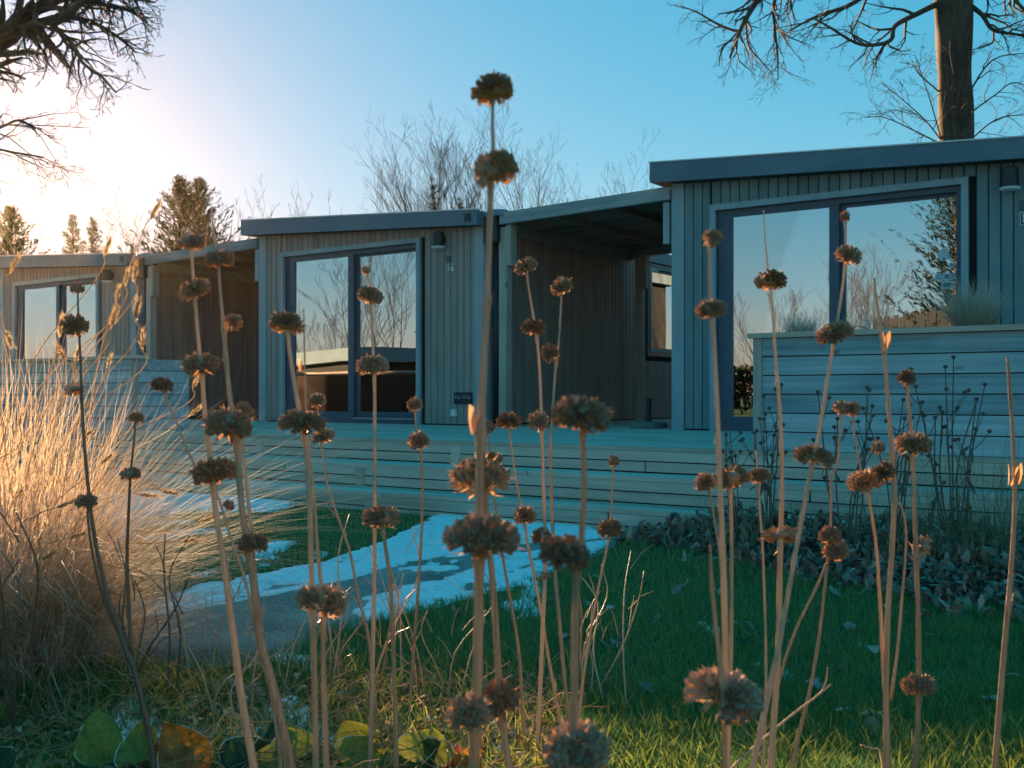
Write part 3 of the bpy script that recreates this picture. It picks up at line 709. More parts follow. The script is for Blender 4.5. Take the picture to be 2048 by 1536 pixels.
conifer(362, 350, 27, 31, 'tall twin-topped dark conifer left of number 16', 4.6, 12000, (.45, 6.25), .30, name='conifer', leaf=.40)
conifer(146, 425, 31, 33, 'smaller dark twin-topped conifer between the sun and the tall twin conifer', 2.6, 7500, (.58, 5.95), .25, leaf=.32)
conifer(22, 412, 30, 34, 'conifer at the left edge directly below the sun', 4.6, 9000, None, .28, leaf=.36)
conifer(868, 352, 29, 35, 'dark ivy-covered evergreen above the right end of number 16', 1.3, 3000, (.7, 6.2), .4, leaf=.28)

def limb_tree(name, base_pts, base_r, limbs, d, seed, label, maxl=3, kids=(0,8,5,3), spread=.7, up=-.05, tw=1.0, decay=.5, wob=.2):
    t = Tree(seed); t.tw = tw
    bp = [Vector(p) for p in base_pts]; loc = Vector((bp[0].x, bp[0].y, 0))
    pts = [Vector(q) for q in smoothpath([tuple(p) for p in bp], 5)]
    rr = np.interp(np.linspace(0,1,len(pts)), np.linspace(0,1,len(base_r)), base_r)
    pts = [Vector(q) for q in smoothpath([tuple(p) for p in bp], 16)]; rr = np.interp(np.linspace(0,1,len(pts)), np.linspace(0,1,len(base_r)), base_r)
    nb_ = 26; i0 = len(t.a.v); t.a.tube(pts, list(rr), nb_)
    for i_ in range(len(pts)):
        for j_ in range(nb_):
            q = Vector(t.a.v[i0+i_*nb_+j_]); c_ = pts[i_]; f_ = 1 + .10*(float(vnoise(np.array(j_*.9+40.), np.array(q.z*2.2+seed), seed))-.5) + .16*(float(vnoise(np.array(j_*.31+7.), np.array(q.z*.9+3.), seed+4))-.5)
            q = c_ + (q-c_)*f_; t.a.v[i0+i_*nb_+j_] = (q.x, q.y, q.z)
    for L in limbs:
        lp, r0, r1 = L[:3]; dz = L[3] if len(L) > 3 else 0.0; kk = L[4] if len(L) > 4 else kids[1]
        w3 = [P(x, y, d + dz*i/(len(lp)-1)) for i, (x, y) in enumerate(lp)]
        pts = [Vector(q) for q in smoothpath([tuple(p) for p in w3], 4)]
        rad = list(np.linspace(r0, r1, len(pts))); t.limb(pts, rad, 1)
        ln = sum((pts[i+1]-pts[i]).length for i in range(len(pts)-1))
        t.along(pts, rad, min(ln, 2.2), kk, 1, maxl, kids, spread, up, wob, decay, .15)
    return t.finish(name, loc, label)
dR = 17.0
limb_tree('broad_tree', [P(1915,HY,dR).xy.to_3d(), P(1912,300,dR), P(1908,150,dR), P(1905,-20,dR), P(1890,-300,dR)], [.33,.265,.25,.30,.24],
  [([(1875,8),(1840,25),(1790,52),(1782,80),(1745,90),(1710,85),(1660,55),(1630,38)], .05, .012, -1.5, 16),
   ([(1870,-60),(1780,-40),(1700,10),(1640,30),(1580,60)], .06, .012, -1.2, 12),
   ([(1880,-120),(1700,-90),(1560,-60),(1515,0),(1488,45),(1472,80),(1460,115)], .08, .015, -2.5, 16),
   ([(1488,45),(1475,62),(1435,48),(1395,25),(1360,12)], .03, .008, -.5, 9),
   ([(1700,-100),(1600,-40),(1550,0),(1549,50),(1555,110),(1556,160)], .045, .008, -1, 14),
   ([(1492,40),(1497,90),(1525,125),(1548,150)], .02, .006, -.4, 8),
   ([(1552,58),(1580,75),(1620,90)], .016, .006, -.4, 6),
   ([(1940,10),(1965,30),(1987,60),(2040,70),(2110,85)], .045, .012, -1.2, 10),
   ([(1987,62),(1985,85),(1960,95),(1945,100)], .02, .007, -.4, 5),
   ([(1935,190),(1985,120),(2060,105)], .018, .006, -.5, 8),
   ([(1935,-60),(2010,-30),(2048,20),(2120,40)], .06, .012, -1, 10),
   ([(1880,185),(1840,150),(1825,130),(1800,125)], .014, .005, -.6, 7),
   ([(1890,290),(1850,240),(1800,195),(1762,165)], .014, .005, -.5, 10),
   ([(1890,292),(1830,262),(1770,235),(1728,235)], .014, .005, -.7, 10),
   ([(1885,288),(1860,200),(1830,110)], .012, .005, -.8, 8),
   ([(1900,290),(1912,230),(1922,165)], .016, .006, -.6, 3),
   ([(1905,290),(1930,250),(1948,200)], .012, .005, -.6, 3),
   ([(1930,290),(1990,240),(2050,230),(2100,240)], .014, .005, .5, 10),
   ([(1935,230),(1990,190),(2030,165),(2090,190)], .014, .005, -.5, 10),
   ([(1893,60),(1905,25),(1900,100),(1908,150)], .012, .006, -.45, 3)],
  dR, 41, 'thick bare tree trunk rising behind the right-hand cottage roof', 4, (0,12,5,3), .75, -.1, .95, .40, .24)
dL = 8.7
limb_tree('overhanging_tree', [P(-430,HY,dL).xy.to_3d(), P(-400,620,dL), P(-300,380,dL), P(-170,210,dL)], [.22,.19,.15,.10],
  [([(-170,210),(-90,150),(0,78),(45,35),(90,10),(150,-40)], .09, .035, -.3, 20),
   ([(-60,115),(10,60),(60,52),(120,35),(165,5),(230,-20)], .05, .03, -.5, 18),
   ([(60,52),(100,53),(130,72),(150,95),(165,125),(200,150),(232,185)], .026, .008, -.6, 22),
   ([(120,35),(170,40),(215,60),(250,85),(272,105)], .022, .008, -.4, 20),
   ([(150,10),(200,8),(250,18),(290,40)], .024, .008, -.5, 20),
   ([(90,10),(170,-10),(250,-5),(310,5)], .03, .008, -.3, 22),
   ([(-90,150),(-30,115),(20,110),(70,108)], .03, .008, -.4, 14),
   ([(-120,190),(-60,150),(10,145),(50,158)], .026, .008, -.3, 12),
   ([(60,52),(75,85),(95,115)], .018, .007, -.3, 12),
   ([(-330,430),(-200,320),(-60,265),(0,255),(40,240),(72,262)], .022, .007, -.3, 14),
   ([(-330,432),(-180,345),(-40,300),(30,305),(88,315)], .018, .006, -.3, 12)],
  dL, 43, 'overhanging bare tree with dense twigs in the top left corner', 4, (0,14,5,3), .75, -.05, .85, .34, .24)

# things behind the camera, seen only in the glass doors
def shrub_behind(p, hgt, seed, label, n=3):
    t = Tree(seed); t.tw = 1.6; b = Vector((p.x, p.y, 0))
    for k in range(n): t.grow(b + Vector((t.r.uniform(-.4,.4), t.r.uniform(-.4,.4), 0)), (t.r.uniform(-.5,.5), t.r.uniform(-.5,.5), 1), hgt, .03, 0, 3, (8,5,4), .6, .3, .08, .5)
    t.finish('bare_shrub', b, label, 'shrubs mirrored in the glass')
q = mirrored(1912, HY, 28.0)
conifer(0, 0, 0, 51, 'dark evergreen mirrored at the right edge of the right-hand glass door', 3.6, 14000, None, .3, 'evergreen_tree', 'mirrored trees', Vector((q.x, q.y, 0)), 8.6, .26)
for i, (x, d_, hg, lb) in enumerate(((1580, 32, 3.4, 'wispy bare shrub mirrored low in the left pane of the right-hand cottage'), (1720, 31, 3.8, 'bare shrub mirrored beside the dark fence in the right-hand door'),
                            (1650, 34, 4.0, 'taller bare shrub mirrored near the middle bar of the right-hand door'), (770, 30, 5.2, 'bare tree mirrored in the right pane of number 16'), (745, 32, 4.0, 'smaller bare tree mirrored in the right pane of number 16'), (650, 36, 3.0, 'low bare shrub mirrored in the left pane of number 16'))):
    shrub_behind(mirrored(x, HY, d_), hg, 60+i, lb)
q1 = mirrored(1745, HY, 30.0); q2 = mirrored(1960, HY, 25.0)
fn = empty('board_fence', (q1.x, q1.y, 0), math.atan2(q2.y-q1.y, q2.x-q1.x)); FL = (q2-q1).xy.length
x = 0.0; k = 0
pk = []
for v in range(2):
    mb = MB(); mb.box(0, .22, 0, .02, .02, 2.9 + .08*v); pk.append(mb.mesh('fence_board', M['clad_dark']))
while x < FL:
    o = link('fence_board', pk[k % 2], fn); o.location = (x, .022*(k % 2), 0); x += .235; k += 1
mb = MB(); mb.box(0, FL, .045, .09, .5, .58); mb.box(0, FL, .045, .09, 1.5, 1.58); mb.build('rail', M['clad_dark'], fn)
tag(fn, 'dark board fence mirrored in the right-hand glass door', 'fence')
q1 = mirrored(560, HY, 30); q2 = mirrored(720, HY, 24)
hz = math.atan2(q2.y-q1.y, q2.x-q1.x); HL = (q2-q1).xy.length
sh = empty('low_building', (q1.x, q1.y, 0), hz)
sgn = 1.0
tst = Vector((-math.sin(hz), math.cos(hz)))
if tst.dot(Vector((q1.x, q1.y)) - W(ORG['B'], T0).xy) < 0: sgn = -1.0
mb = MB(); mb.box(0, HL, min(0, sgn*4), max(0, sgn*4), 0, 1.55); mb.build('wall', M['clad_dark'], sh)
mb = MB(); mb.box(-.3, HL+.3, min(-.3*sgn, sgn*4.3), max(-.3*sgn, sgn*4.3), 1.552, 1.86); mb.build('roof', M['fascia'], sh)
tag(sh, 'low flat-roofed building mirrored in the left pane of number 16', 'building')

def hedge(a, b, h, n, label, seed):
    rr = np.random.default_rng(seed); a = np.array(a); b = np.array(b); o = empty('hedge', (a[0], a[1], 0))
    f = rr.random(n); hh = h*(.75 + .5*fbm(f*14, f*0+3, 3, seed)); z = rr.random(n)**.7*hh; c = np.outer(f, b-a) + rr.normal(0, .35, (n,2))
    p0 = np.column_stack([c, z]); d = rr.normal(0,1,(n,3)); d[:,2] = np.abs(d[:,2])+.3; d /= np.linalg.norm(d,axis=1)[:,None]; sd = np.cross(d, rr.normal(0,1,(n,3))); sd /= np.linalg.norm(sd,axis=1)[:,None]
    L = rr.uniform(.12,.32,n)[:,None]; V = np.stack([p0-sd*L*.25, p0+d*L*.5-sd*L*.3, p0+d*L, p0+d*L*.5+sd*L*.3], 1).reshape(-1,3)
    m_ = link('foliage', np_mesh('foliage', V, [np.arange(n)[:,None]*4+np.array([[0,1,2,3]])], M['ever'], np.repeat(np.clip(rr.normal(.6,.25,n),0,1),4)), o); m_['kind'] = 'stuff'
    tag(o, label, 'hedge', 'hedges mirrored in the glass')
hedge((-40,8), (-30,-14), 2.2, 16000, 'long dark hedge mirrored across the glass of number 16', 5)
hedge((-27,-14), (-12,-34), 2.0, 16000, 'long dark hedge mirrored low in the right-hand glass door', 6)

# ------------------------------------------------------------------ snow
def snow(name, polys, x0, x1, y0, y1, cell, label, seed, amp=.9, ns=3.0, hz=.035, along=None):
    nx = int((x1-x0)/cell); ny = int((y1-y0)/cell)
    X, Y = np.meshgrid(np.linspace(x0,x1,nx), np.linspace(y0,y1,ny))
    m = np.zeros_like(X)
    for wgt, pl in polys: m = np.maximum(m, wgt*inpoly(X, Y, [G(*p) for p in pl]))
    for _ in range(4):
        m = (m + np.roll(m,1,0)+np.roll(m,-1,0)+np.roll(m,1,1)+np.roll(m,-1,1))/5
    if along: A_ = X*along[0]+Y*along[1]; B_ = X*along[1]-Y*along[0]; nz_ = .48*fbm(A_*ns*.5, B_*ns*2.4, 5, seed) + .30*fbm(X*ns*2.5, Y*ns*2.5, 4, seed+3) + .22*fbm(X*ns*9, Y*ns*9, 3, seed+5)
    else: nz_ = fbm(X*ns, Y*ns*.55, 5, seed)
    h = m + amp*(nz_ - .48) - .52
    z = np.where(h > 0, .006 + hz*np.sqrt(np.clip(h,0,1)) + .01*(fbm(X*9,Y*9,3,seed+9)-.4), -.03 + np.clip(h,-.3,0)*.05)
    keep = np.zeros((ny-1, nx-1), bool); hm = np.maximum(np.maximum(h[:-1,:-1],h[1:,:-1]),np.maximum(h[:-1,1:],h[1:,1:])); keep = (hm > 0) 
    iy, ix = np.nonzero(keep); idx = np.stack([iy*nx+ix, iy*nx+ix+1, (iy+1)*nx+ix+1, (iy+1)*nx+ix], 1)
    u, inv = np.unique(idx, return_inverse=True); V = np.stack([X.ravel()[u], Y.ravel()[u], z.ravel()[u]], 1)
    o = link(name, np_mesh(name, V, [inv.reshape(idx.shape)], M['snow'], None, True)); tag(o, label, 'snow', None, 'stuff')
    return X, Y, h
SNOW_PATH = snow('path_snow', [
  (.80, [(60,1245),(250,1222),(420,1166),(640,1128),(760,1088),(850,1040),(890,1027),(1000,1032),(1150,1042),(1240,1078),(1060,1088),(960,1100),(830,1122),(700,1160),(600,1184),(430,1216),(270,1242)]),
  (.74, [(690,1228),(770,1188),(870,1166),(1000,1126),(1080,1100),(1240,1078),(1205,1102),(1130,1138),(1000,1184),(870,1220),(740,1244)]),
  (.50, [(600,1200),(900,1100),(1080,1085),(1040,1115),(700,1225)])], -3.6, 1.2, 3.3, 7.6, .016, 'white melting snow lying along both edges of the grey path', 3, 2.1, 2.6, .020, (.30,.954))
SNOW_LAWN = snow('lawn_snow', [
  (.85, [(100,1000),(300,984),(480,990),(610,1006),(560,1024),(400,1024),(300,1038),(100,1045)]),
  (.50, [(60,1042),(420,1042),(490,1062),(450,1090),(200,1080)]),
  (.36, [(260,1110),(330,1080),(560,1086),(770,1060),(720,1112),(560,1134),(300,1180)]),
  (.80, [(-300,975),(150,975),(260,1060),(180,1240),(-300,1290)])], -6.0, -.3, 3.3, 8.9, .03, 'scattered thin snow on the lawn between the path and the steps', 21, 1.0, 3.2, .03)
snow('lawn_snow_crumbs', [(.62, [(990,1160),(1080,1165),(1090,1232),(1010,1248)]), (.45, [(1170,1175),(1245,1175),(1235,1235),(1185,1228)]),
  (.42, [(520,1305),(740,1295),(720,1352),(560,1350)]), (.2, [(1050,1240),(1800,1240),(1700,1500),(1100,1500)])], -1.2, 1.3, 2.2, 4.6, .012, 'small crumbs of snow in the lawn beside the path', 33, 1.25, 9.0, .02)
snow('border_snow', [(.58, [(230,1395),(580,1385),(700,1500),(700,1640),(200,1640)]), (.40, [(600,1420),(1080,1440),(1080,1640),(600,1640)])], -1.1, .2, 1.9, 2.95, .009, 'crusty snow among the litter at the foot of the dry stalks', 37, 1.3, 11.0, .03)

LIT = [(1235,1080),(1300,1012),(1450,1010),(1700,1000),(2500,990),(2500,1245),(1900,1212),(1700,1172),(1500,1122),(1350,1098)]
LIT_G = [G(*p) for p in LIT]
def mound(x, y):
    t_ = x*VX + y*VY; s_ = x*UX + y*UY
    t0 = np.interp(s_, [-3,-2.54,-2.07,-1.45,-1.01,3], [5.3,5.04,4.88,4.5,4.28,4.0]); return .15*np.clip((t_-t0)/(5.5-t0), 0, 1)*np.clip((s_+3.0)/.5, 0, 1)
mb = MB(); ns_, nt_ = 70, 16
for i in range(ns_+1):
    for j in range(nt_+1):
        s_ = -3.5 + 6.5*i/ns_; t_ = 4.2 + 1.285*j/nt_; p = W(s_, t_); z_ = float(mound(np.array(p.x), np.array(p.y))) - .012 + .02*float(fbm(np.array(p.x*5+9.), np.array(p.y*5+9.), 3, 3)); mb.v.append((p.x, p.y, z_))
for i in range(ns_):
    for j in range(nt_):
        a_ = i*(nt_+1)+j; c_ = mb.v[a_]
        if c_[0]*VX+c_[1]*VY < np.interp(c_[0]*UX+c_[1]*UY, [-3,-2.54,-2.07,-1.45,-1.01,3], [5.3,5.04,4.88,4.5,4.28,4.0])-.06: continue
        mb.f.append((a_, a_+nt_+1, a_+nt_+2, a_+1)); mb.m.append(0)
m, t, b, o = nmat('bed_soil'); tc = t.nodes.new('ShaderNodeTexCoord'); n1 = t.nodes.new('ShaderNodeTexNoise'); n1.inputs['Scale'].default_value = 24; n1.inputs['Detail'].default_value = 8
t.links.new(tc.outputs['Object'], n1.inputs['Vector']); r = ramp(t, n1.outputs[0], [(.3,(.05,.032,.022)),(.55,(.12,.08,.055)),(.75,(.2,.14,.10))]); t.links.new(r.outputs[0], b.inputs['Base Color']); b.inputs['Roughness'].default_value = .95
structure(mb.build('flower_bed', m, None, True))

# ------------------------------------------------------------------ grass blades
def snow_mask(S, x, y):
    X, Y, h = S; nx = X.shape[1]; ny = X.shape[0]
    ix = np.clip(((x-X[0,0])/(X[0,-1]-X[0,0])*(nx-1)).round().astype(int), 0, nx-1); iy = np.clip(((y-Y[0,0])/(Y[-1,0]-Y[0,0])*(ny-1)).round().astype(int), 0, ny-1)
    ins = (x > X[0,0]) & (x < X[0,-1]) & (y > Y[0,0]) & (y < Y[-1,0]); return ins & (h[iy,ix] > .02)
def blades(name, x, y, ln, wd, lean, val, mat, label, cat='grass', z0=0.0, seg=2, parent=None):
    n = len(x); an = NP.random(n)*2*math.pi; la = NP.random(n)*2*math.pi
    lx, ly = np.cos(la)*lean*ln, np.sin(la)*lean*ln; sx, sy = np.cos(an)*wd/2, np.sin(an)*wd/2
    zz = np.full(n, z0) if np.isscalar(z0) else z0
    V = np.empty((n, 5, 3))
    V[:,0] = np.stack([x-sx, y-sy, zz-.004],1); V[:,1] = np.stack([x+sx, y+sy, zz-.004],1)
    hx, hy = x+lx*.32, y+ly*.32
    V[:,2] = np.stack([hx+sx*.8, hy+sy*.8, zz+ln*.58],1); V[:,3] = np.stack([hx-sx*.8, hy-sy*.8, zz+ln*.58],1)
    V[:,4] = np.stack([x+lx, y+ly, zz+ln*np.sqrt(np.clip(1-lean**2*.6,.15,1))],1)
    b = np.arange(n)[:,None]*5
    me = np_mesh(name, V.reshape(-1,3), [b+np.array([[0,1,2,3]]), b+np.array([[3,2,4]])], mat, np.repeat(val, 5))
    o = link(name, me, parent)
    if not parent: tag(o, label, cat, None, 'stuff')
    else: o['kind'] = 'stuff'
    return o
n = 150000
px = NP.uniform(-350, 2400, n); py = 985 + 640*NP.random(n)**.85; d = CAMZ*F/(py-HY); x = (px-CX)/F*d; y = d
t_ = x*VX + y*VY
keep = ~inpoly(x + NP.normal(0,.045,n), y + NP.normal(0,.07,n), path_g) & (t_ < DF-.70) & (~snow_mask(SNOW_PATH, x, y)) & ~(snow_mask(SNOW_LAWN, x, y) & (NP.random(n) < .93))
keep &= ~(inpoly(x, y, LIT_G) & (NP.random(n) < .86))
keep &= ~((px < 1120) & (py > 1385 + 40*np.sin(px*.01)) & (NP.random(n) < .7))
x, y, d = x[keep], y[keep], d[keep]; n = len(x)
tuft = fbm(x*6, y*6, 3, 77)
ln = (.026 + .030*NP.random(n))*(.55+.9*tuft) + .006; wd = .0022 + .0007*d*NP.random(n)
blades('lawn_grass', x, y, ln, wd, .25+.6*NP.random(n), np.clip(NP.normal(.42,.20,n)+.5*(fbm(x*1.2,y*1.2,3,5)-.45),0,1), M['grass'], 'short green lawn grass between the flower border and the terrace')
# rough border grass in the foreground, mostly left
n = 26000
px = NP.uniform(-300, 1150, n); py = NP.uniform(1330, 1720, n); d = CAMZ*F/(py-HY); x = (px-CX)/F*d
cl = fbm(x*7, d*7, 3, 91); k = (NP.random(n) < np.clip((cl-.36)*4, .08, 1)); x, d = x[k], d[k]; n = len(x)
blades('border_grass', x, d, .03+.085*NP.random(n)**2, .0025+.0025*NP.random(n), .4+.6*NP.random(n), np.clip(NP.normal(.5,.25,n),0,1), M['rough_grass'], 'yellow green tufts and straw around the dry stalks in the foreground')
n = 5200
px = NP.uniform(900, 2400, n); py = NP.uniform(1420, 1720, n); d = CAMZ*F/(py-HY); x = (px-CX)/F*d
blades('lawn_edge_grass', x, d, .03+.055*NP.random(n), .003+.002*NP.random(n), .25+.5*NP.random(n), np.clip(NP.normal(.25,.18,n),0,1), M['rough_grass'], 'longer sunlit grass along the near edge of the lawn')

sr = random.Random(17); mb = MB()
for i in range(420):
    x_, y_ = G(sr.uniform(-150, 1150), sr.uniform(1360, 1640)); an = sr.uniform(0, 6.283); L = sr.uniform(.05,.22); z_ = sr.uniform(.01,.06); u = Vector((math.cos(an), math.sin(an), sr.uniform(-.1,.5)))
    p = Vector((x_, y_, z_)); mb.tube([p, p+u*L*.5+Vector((0,0,sr.uniform(.0,.03))), p+u*L], [.0016,.0014,.0008], 3, cap=False)
tag(mb.build('straw_strands', M['plume']), 'pale straw strands strewn over the border at the foot of the stalks', 'straw', None, 'stuff')

# ------------------------------------------------------------------ fallen leaves
def leaves(name, x, y, z, size, tilt, mat, label, val, shape='oak'):
    n = len(x)
    if shape == 'oak': half = [(.0,.0),(.10,.10),(.16,.22),(.12,.30),(.24,.42),(.17,.52),(.27,.66),(.18,.78),(.12,.92)]
    else: half = [(.0,.0),(.15,.2),(.26,.45),(.22,.7),(.1,.9)]
    out_ = [(-a, b_) for a, b_ in half] + [(0, 1.0)] + [(a, b_) for a, b_ in half[::-1][:-1]]
    k = len(out_); T = np.array(out_); T[:,1] -= .5
    an = NP.random(n)*2*math.pi; ca, sa = np.cos(an), np.sin(an)
    V = np.empty((n, k, 3)); curl = NP.normal(0,1.5,n)[:,None]; cu2 = NP.normal(0,1.2,n)[:,None]
    lx = T[None,:,0]*size[:,None]; ly = T[None,:,1]*size[:,None]
    lz = (curl*T[None,:,0]**2*2.2 + cu2*(T[None,:,1]**2-.08) )*size[:,None]
    tl = tilt*NP.normal(0,1,n); ct, st_ = np.cos(tl)[:,None], np.sin(tl)[:,None]
    ly2 = ly*ct - lz*st_; lz2 = ly*st_ + lz*ct
    V[:,:,0] = x[:,None] + lx*ca[:,None] - ly2*sa[:,None]; V[:,:,1] = y[:,None] + lx*sa[:,None] + ly2*ca[:,None]; V[:,:,2] = z[:,None] + lz2
    V[:,:,2] = np.maximum(V[:,:,2], np.maximum(mound(V[:,:,0], V[:,:,1]), 0)+.004)
    hk = len(half); b = np.arange(n)[:,None]*k; fs = []
    for i in range(hk-1):                                     # strips across the midrib
        r = k-1-i
        fs.append(b + np.array([[i, i+1, (k-(i+1)) , (k-i) % k]]) if i else b + np.array([[0, 1, k-1, 0]])[:, :3])
    fs.append(b + np.array([[hk-1, hk, hk+1]]))
    o = link(name, np_mesh(name, V.reshape(-1,3), fs, mat, np.repeat(val, k))); tag(o, label, 'leaves', None, 'stuff'); return o
n = 15000
px = NP.uniform(1200, 2500, n); py = NP.uniform(985, 1260, n); d = CAMZ*F/(py-HY); x = (px-CX)/F*d
edge = inpoly(x + NP.normal(0,.12,n), d + NP.normal(0,.18,n), LIT_G) & (x*VX+d*VY < DF-.66)
x, d = x[edge], d[edge]; n = len(x)
leaves('leaf_litter', x, d, np.maximum(mound(x, d),0)+.008+.045*NP.random(n), .035+.06*NP.random(n), .9, M['litter'], 'thick carpet of grey brown fallen oak leaves below the planter', np.clip(NP.normal(.45,.25,n),0,1))
n = 320
px = NP.uniform(900, 2350, n); py = NP.uniform(1050, 1500, n); d = CAMZ*F/(py-HY); x = (px-CX)/F*d
k = ~inpoly(x, d, path_g) & (NP.random(n) < .35); x, d = x[k], d[k]; n = len(x)
leaves('lawn_leaves', x, d, .02+.015*NP.random(n), .04+.04*NP.random(n), .3, M['litter'], 'single fallen leaves scattered over the right lawn', np.clip(NP.normal(.6,.25,n),0,1))
n = 5200
px = NP.uniform(-250, 1150, n); py = NP.uniform(1375, 1720, n); d = CAMZ*F/(py-HY); x = (px-CX)/F*d
leaves('border_litter', x, d, .008+.03*NP.random(n), .012+.035*NP.random(n)**2, .6, M['litter2'], 'small brown and straw coloured litter in the flower border', np.clip(NP.normal(.55,.28,n),0,1), 'ovate')

# ------------------------------------------------------------------ fountain grass
def tuft_grass(name, base, n, L0, L1, r0, spread, mat, label, width, seed, cat='grass', lift=1.0, parentpart='blades', nseg=6, bias=(0,0)):
    rr = np.random.default_rng(seed); o = empty(name, base)
    an = rr.random(n)*2*math.pi; rad = r0*np.sqrt(rr.random(n)); out_ = spread*rr.random(n)**.7; L = rr.uniform(L0, L1, n)
    an2 = an + rr.normal(0,.5,n); dx, dy = np.cos(an2), np.sin(an2)
    V = np.empty((n, nseg*2+1, 3)); sx, sy = -dy, dx
    droop = rr.uniform(.25,1.0,n)*lift
    for i in range(nseg+1):
        f = i/nseg; hor = L*out_*(f**1.3) ; ver = L*(f - droop*out_*.75*f**2.6)*np.sqrt(np.clip(1-out_**2*.3,.2,1))
        cx = np.cos(an)*rad + dx*hor + bias[0]*L*f*f; cy = np.sin(an)*rad + dy*hor + bias[1]*L*f*f; wob = rr.normal(0,.008,n)*f
        cx = cx + wob*sx*3; cy = cy + wob*sy*3
        wv = width*(1-f*.75)*(.7+.6*rr.random(1))
        if i < nseg:
            V[:,2*i] = np.stack([cx-sx*wv/2, cy-sy*wv/2, np.maximum(ver,-base[2]+.01)],1); V[:,2*i+1] = np.stack([cx+sx*wv/2, cy+sy*wv/2, np.maximum(ver,-base[2]+.01)+wv*.2],1)
        else: V[:,2*i] = np.stack([cx, cy, np.maximum(ver,-base[2]+.01)],1)
    k = nseg*2+1; b = np.arange(n)[:,None]*k
    fs = [b+np.array([[2*i,2*i+1,2*i+3,2*i+2]]) for i in range(nseg-1)] + [b+np.array([[2*nseg-2,2*nseg-1,2*nseg]])]
    p = link(parentpart, np_mesh(parentpart, V.reshape(-1,3), fs, mat, np.repeat(np.clip(rr.normal(.5,.25,n),0,1), k)), o); p['kind'] = 'stuff'
    tag(o, label, cat); return o
def plume_mesh(seed):
    rr = random.Random(seed); mb = MB()
    for i in range(95):
        f = rr.random(); p = Vector((0,0,f)); an = rr.random()*6.283; sp = .55*(1-.5*f)
        d_ = Vector((math.cos(an)*sp, math.sin(an)*sp, .75)).normalized(); L = rr.uniform(.35,.62)
        s_ = d_.cross(Vector((rr.gauss(0,1),rr.gauss(0,1),rr.gauss(0,1)))).normalized()*.016
        q = p + d_*L; mb.poly([p-s_, p+s_, q])
    for i in range(26):
        f = rr.random(); an = rr.random()*6.283; p = Vector((math.cos(an)*.07, math.sin(an)*.07, f*.95)); s_ = Vector((-math.sin(an), math.cos(an), 0))*.06
        mb.poly([p-s_, p+Vector((0,0,-.1)), p+s_, p+Vector((math.cos(an)*.05, math.sin(an)*.05, .16))])
    return mb.mesh('seed_plume', M['plume'])
PLM = [plume_mesh(i) for i in range(4)]
GB = Vector((-1.52, 3.15, 0))
gr = tuft_grass('fountain_grass', GB, 4800, .38, 1.12, .24, 1.10, M['fgrass'], 'large sunlit clump of straw coloured fountain grass at the left edge', .0030, 5)
tmp = tuft_grass('fountain_grass', GB, 2600, .16, .62, .40, 1.35, M['fgrass'], 'x', .0028, 6, parentpart='dead_blades')
for ch in list(tmp.children): ch.parent = gr
bpy.data.objects.remove(tmp)
cul = MB()
plumes = [(250,570,.2),(208,512,.25),(268,562,.1),(284,697,.0),(272,640,.2),(222,655,.15),(232,602,.3),(128,720,-.4),(118,672,.1),(150,728,.3),(214,735,.4),(386,775,.4),(377,832,.9),(300,440,.5),
          (325,982,1.7),(280,990,1.6),(400,1046,1.1),(362,1082,1.5),(270,1150,1.9),(40,850,.1),(20,545,.5),(10,660,2.6),(30,1000,.6),(115,1015,1.2),(200,930,.9),(165,880,.8),(215,1180,1.9),(85,1120,1.0),(140,1075,1.3)]
rr = random.Random(3)
for i, (a, b_, an) in enumerate(plumes):
    dd = 2.85 + rr.uniform(-.35,.3); tip = P(a, b_, dd); dirv = Vector((math.sin(an), rr.uniform(-.3,.3), math.cos(an))).normalized()
    bs = GB + Vector((rr.uniform(-.15,.2), rr.uniform(-.15,.15), 0)); mid = bs.lerp(tip, .55) + Vector((-.05, 0, .10 + .05*rr.random()))
    pre = tip - dirv*.06
    cul.tube([Vector(q) for q in smoothpath([tuple(bs), tuple(mid), tuple(pre), tuple(tip)], 5)], .0016, 4, cap=False)
    o = link('seed_plume', PLM[i % 4], gr); o.location = tip - GB; s_ = .045*rr.uniform(.8,1.25); o.scale = (s_*.95, s_*.95, s_*.9)
    o.rotation_euler = dirv.to_track_quat('Z','Y').to_euler()
cme = cul.mesh('culms', M['plume'], False, GB); link('culms', cme, gr)['kind'] = 'stuff'
# dark dry canes at the foot of the grass
def canes(name, base, n, h, label, seed, spread=.25, mat='stem_dark', r=.004):
    rr = random.Random(seed); o = empty(name, base)
    for i in range(n):
        b0 = Vector((rr.uniform(-.1,.1), rr.uniform(-.1,.1), 0)); d_ = Vector((rr.gauss(0,spread), rr.gauss(0,spread), 1)).normalized(); L = h*rr.uniform(.6,1.1)
        pts = [b0, b0+d_*L*.4+Vector((rr.gauss(0,.015),0,0)), b0+d_*L*.75+Vector((rr.gauss(0,.03),0,0)), b0+d_*L]
        mb = MB(); mb.tube([Vector(q) for q in smoothpath([tuple(p) for p in pts], 4)], list(np.linspace(r, r*.45, 13)), 5)
        for k in range(2):
            f = rr.uniform(.35,.9); q = b0.lerp(b0+d_*L, f); e = q + (d_ + Vector((rr.gauss(0,.6), rr.gauss(0,.6), .2))).normalized()*L*.22
            mb.tube([q, q.lerp(e,.5)+Vector((0,0,.01)), e], [r*.5, r*.4, r*.25], 4, cap=False)
        mb.build('cane', M[mat], o, True)
    tag(o, label, 'plant', 'dry canes in the border'); return o
canes('dry_canes', Vector((-1.12, 2.45, 0)), 7, .55, 'dark dry canes at the foot of the fountain grass', 1)
canes('dry_canes', Vector((-.98, 2.75, 0)), 6, .42, 'thin brown canes just right of the fountain grass', 2, .2)
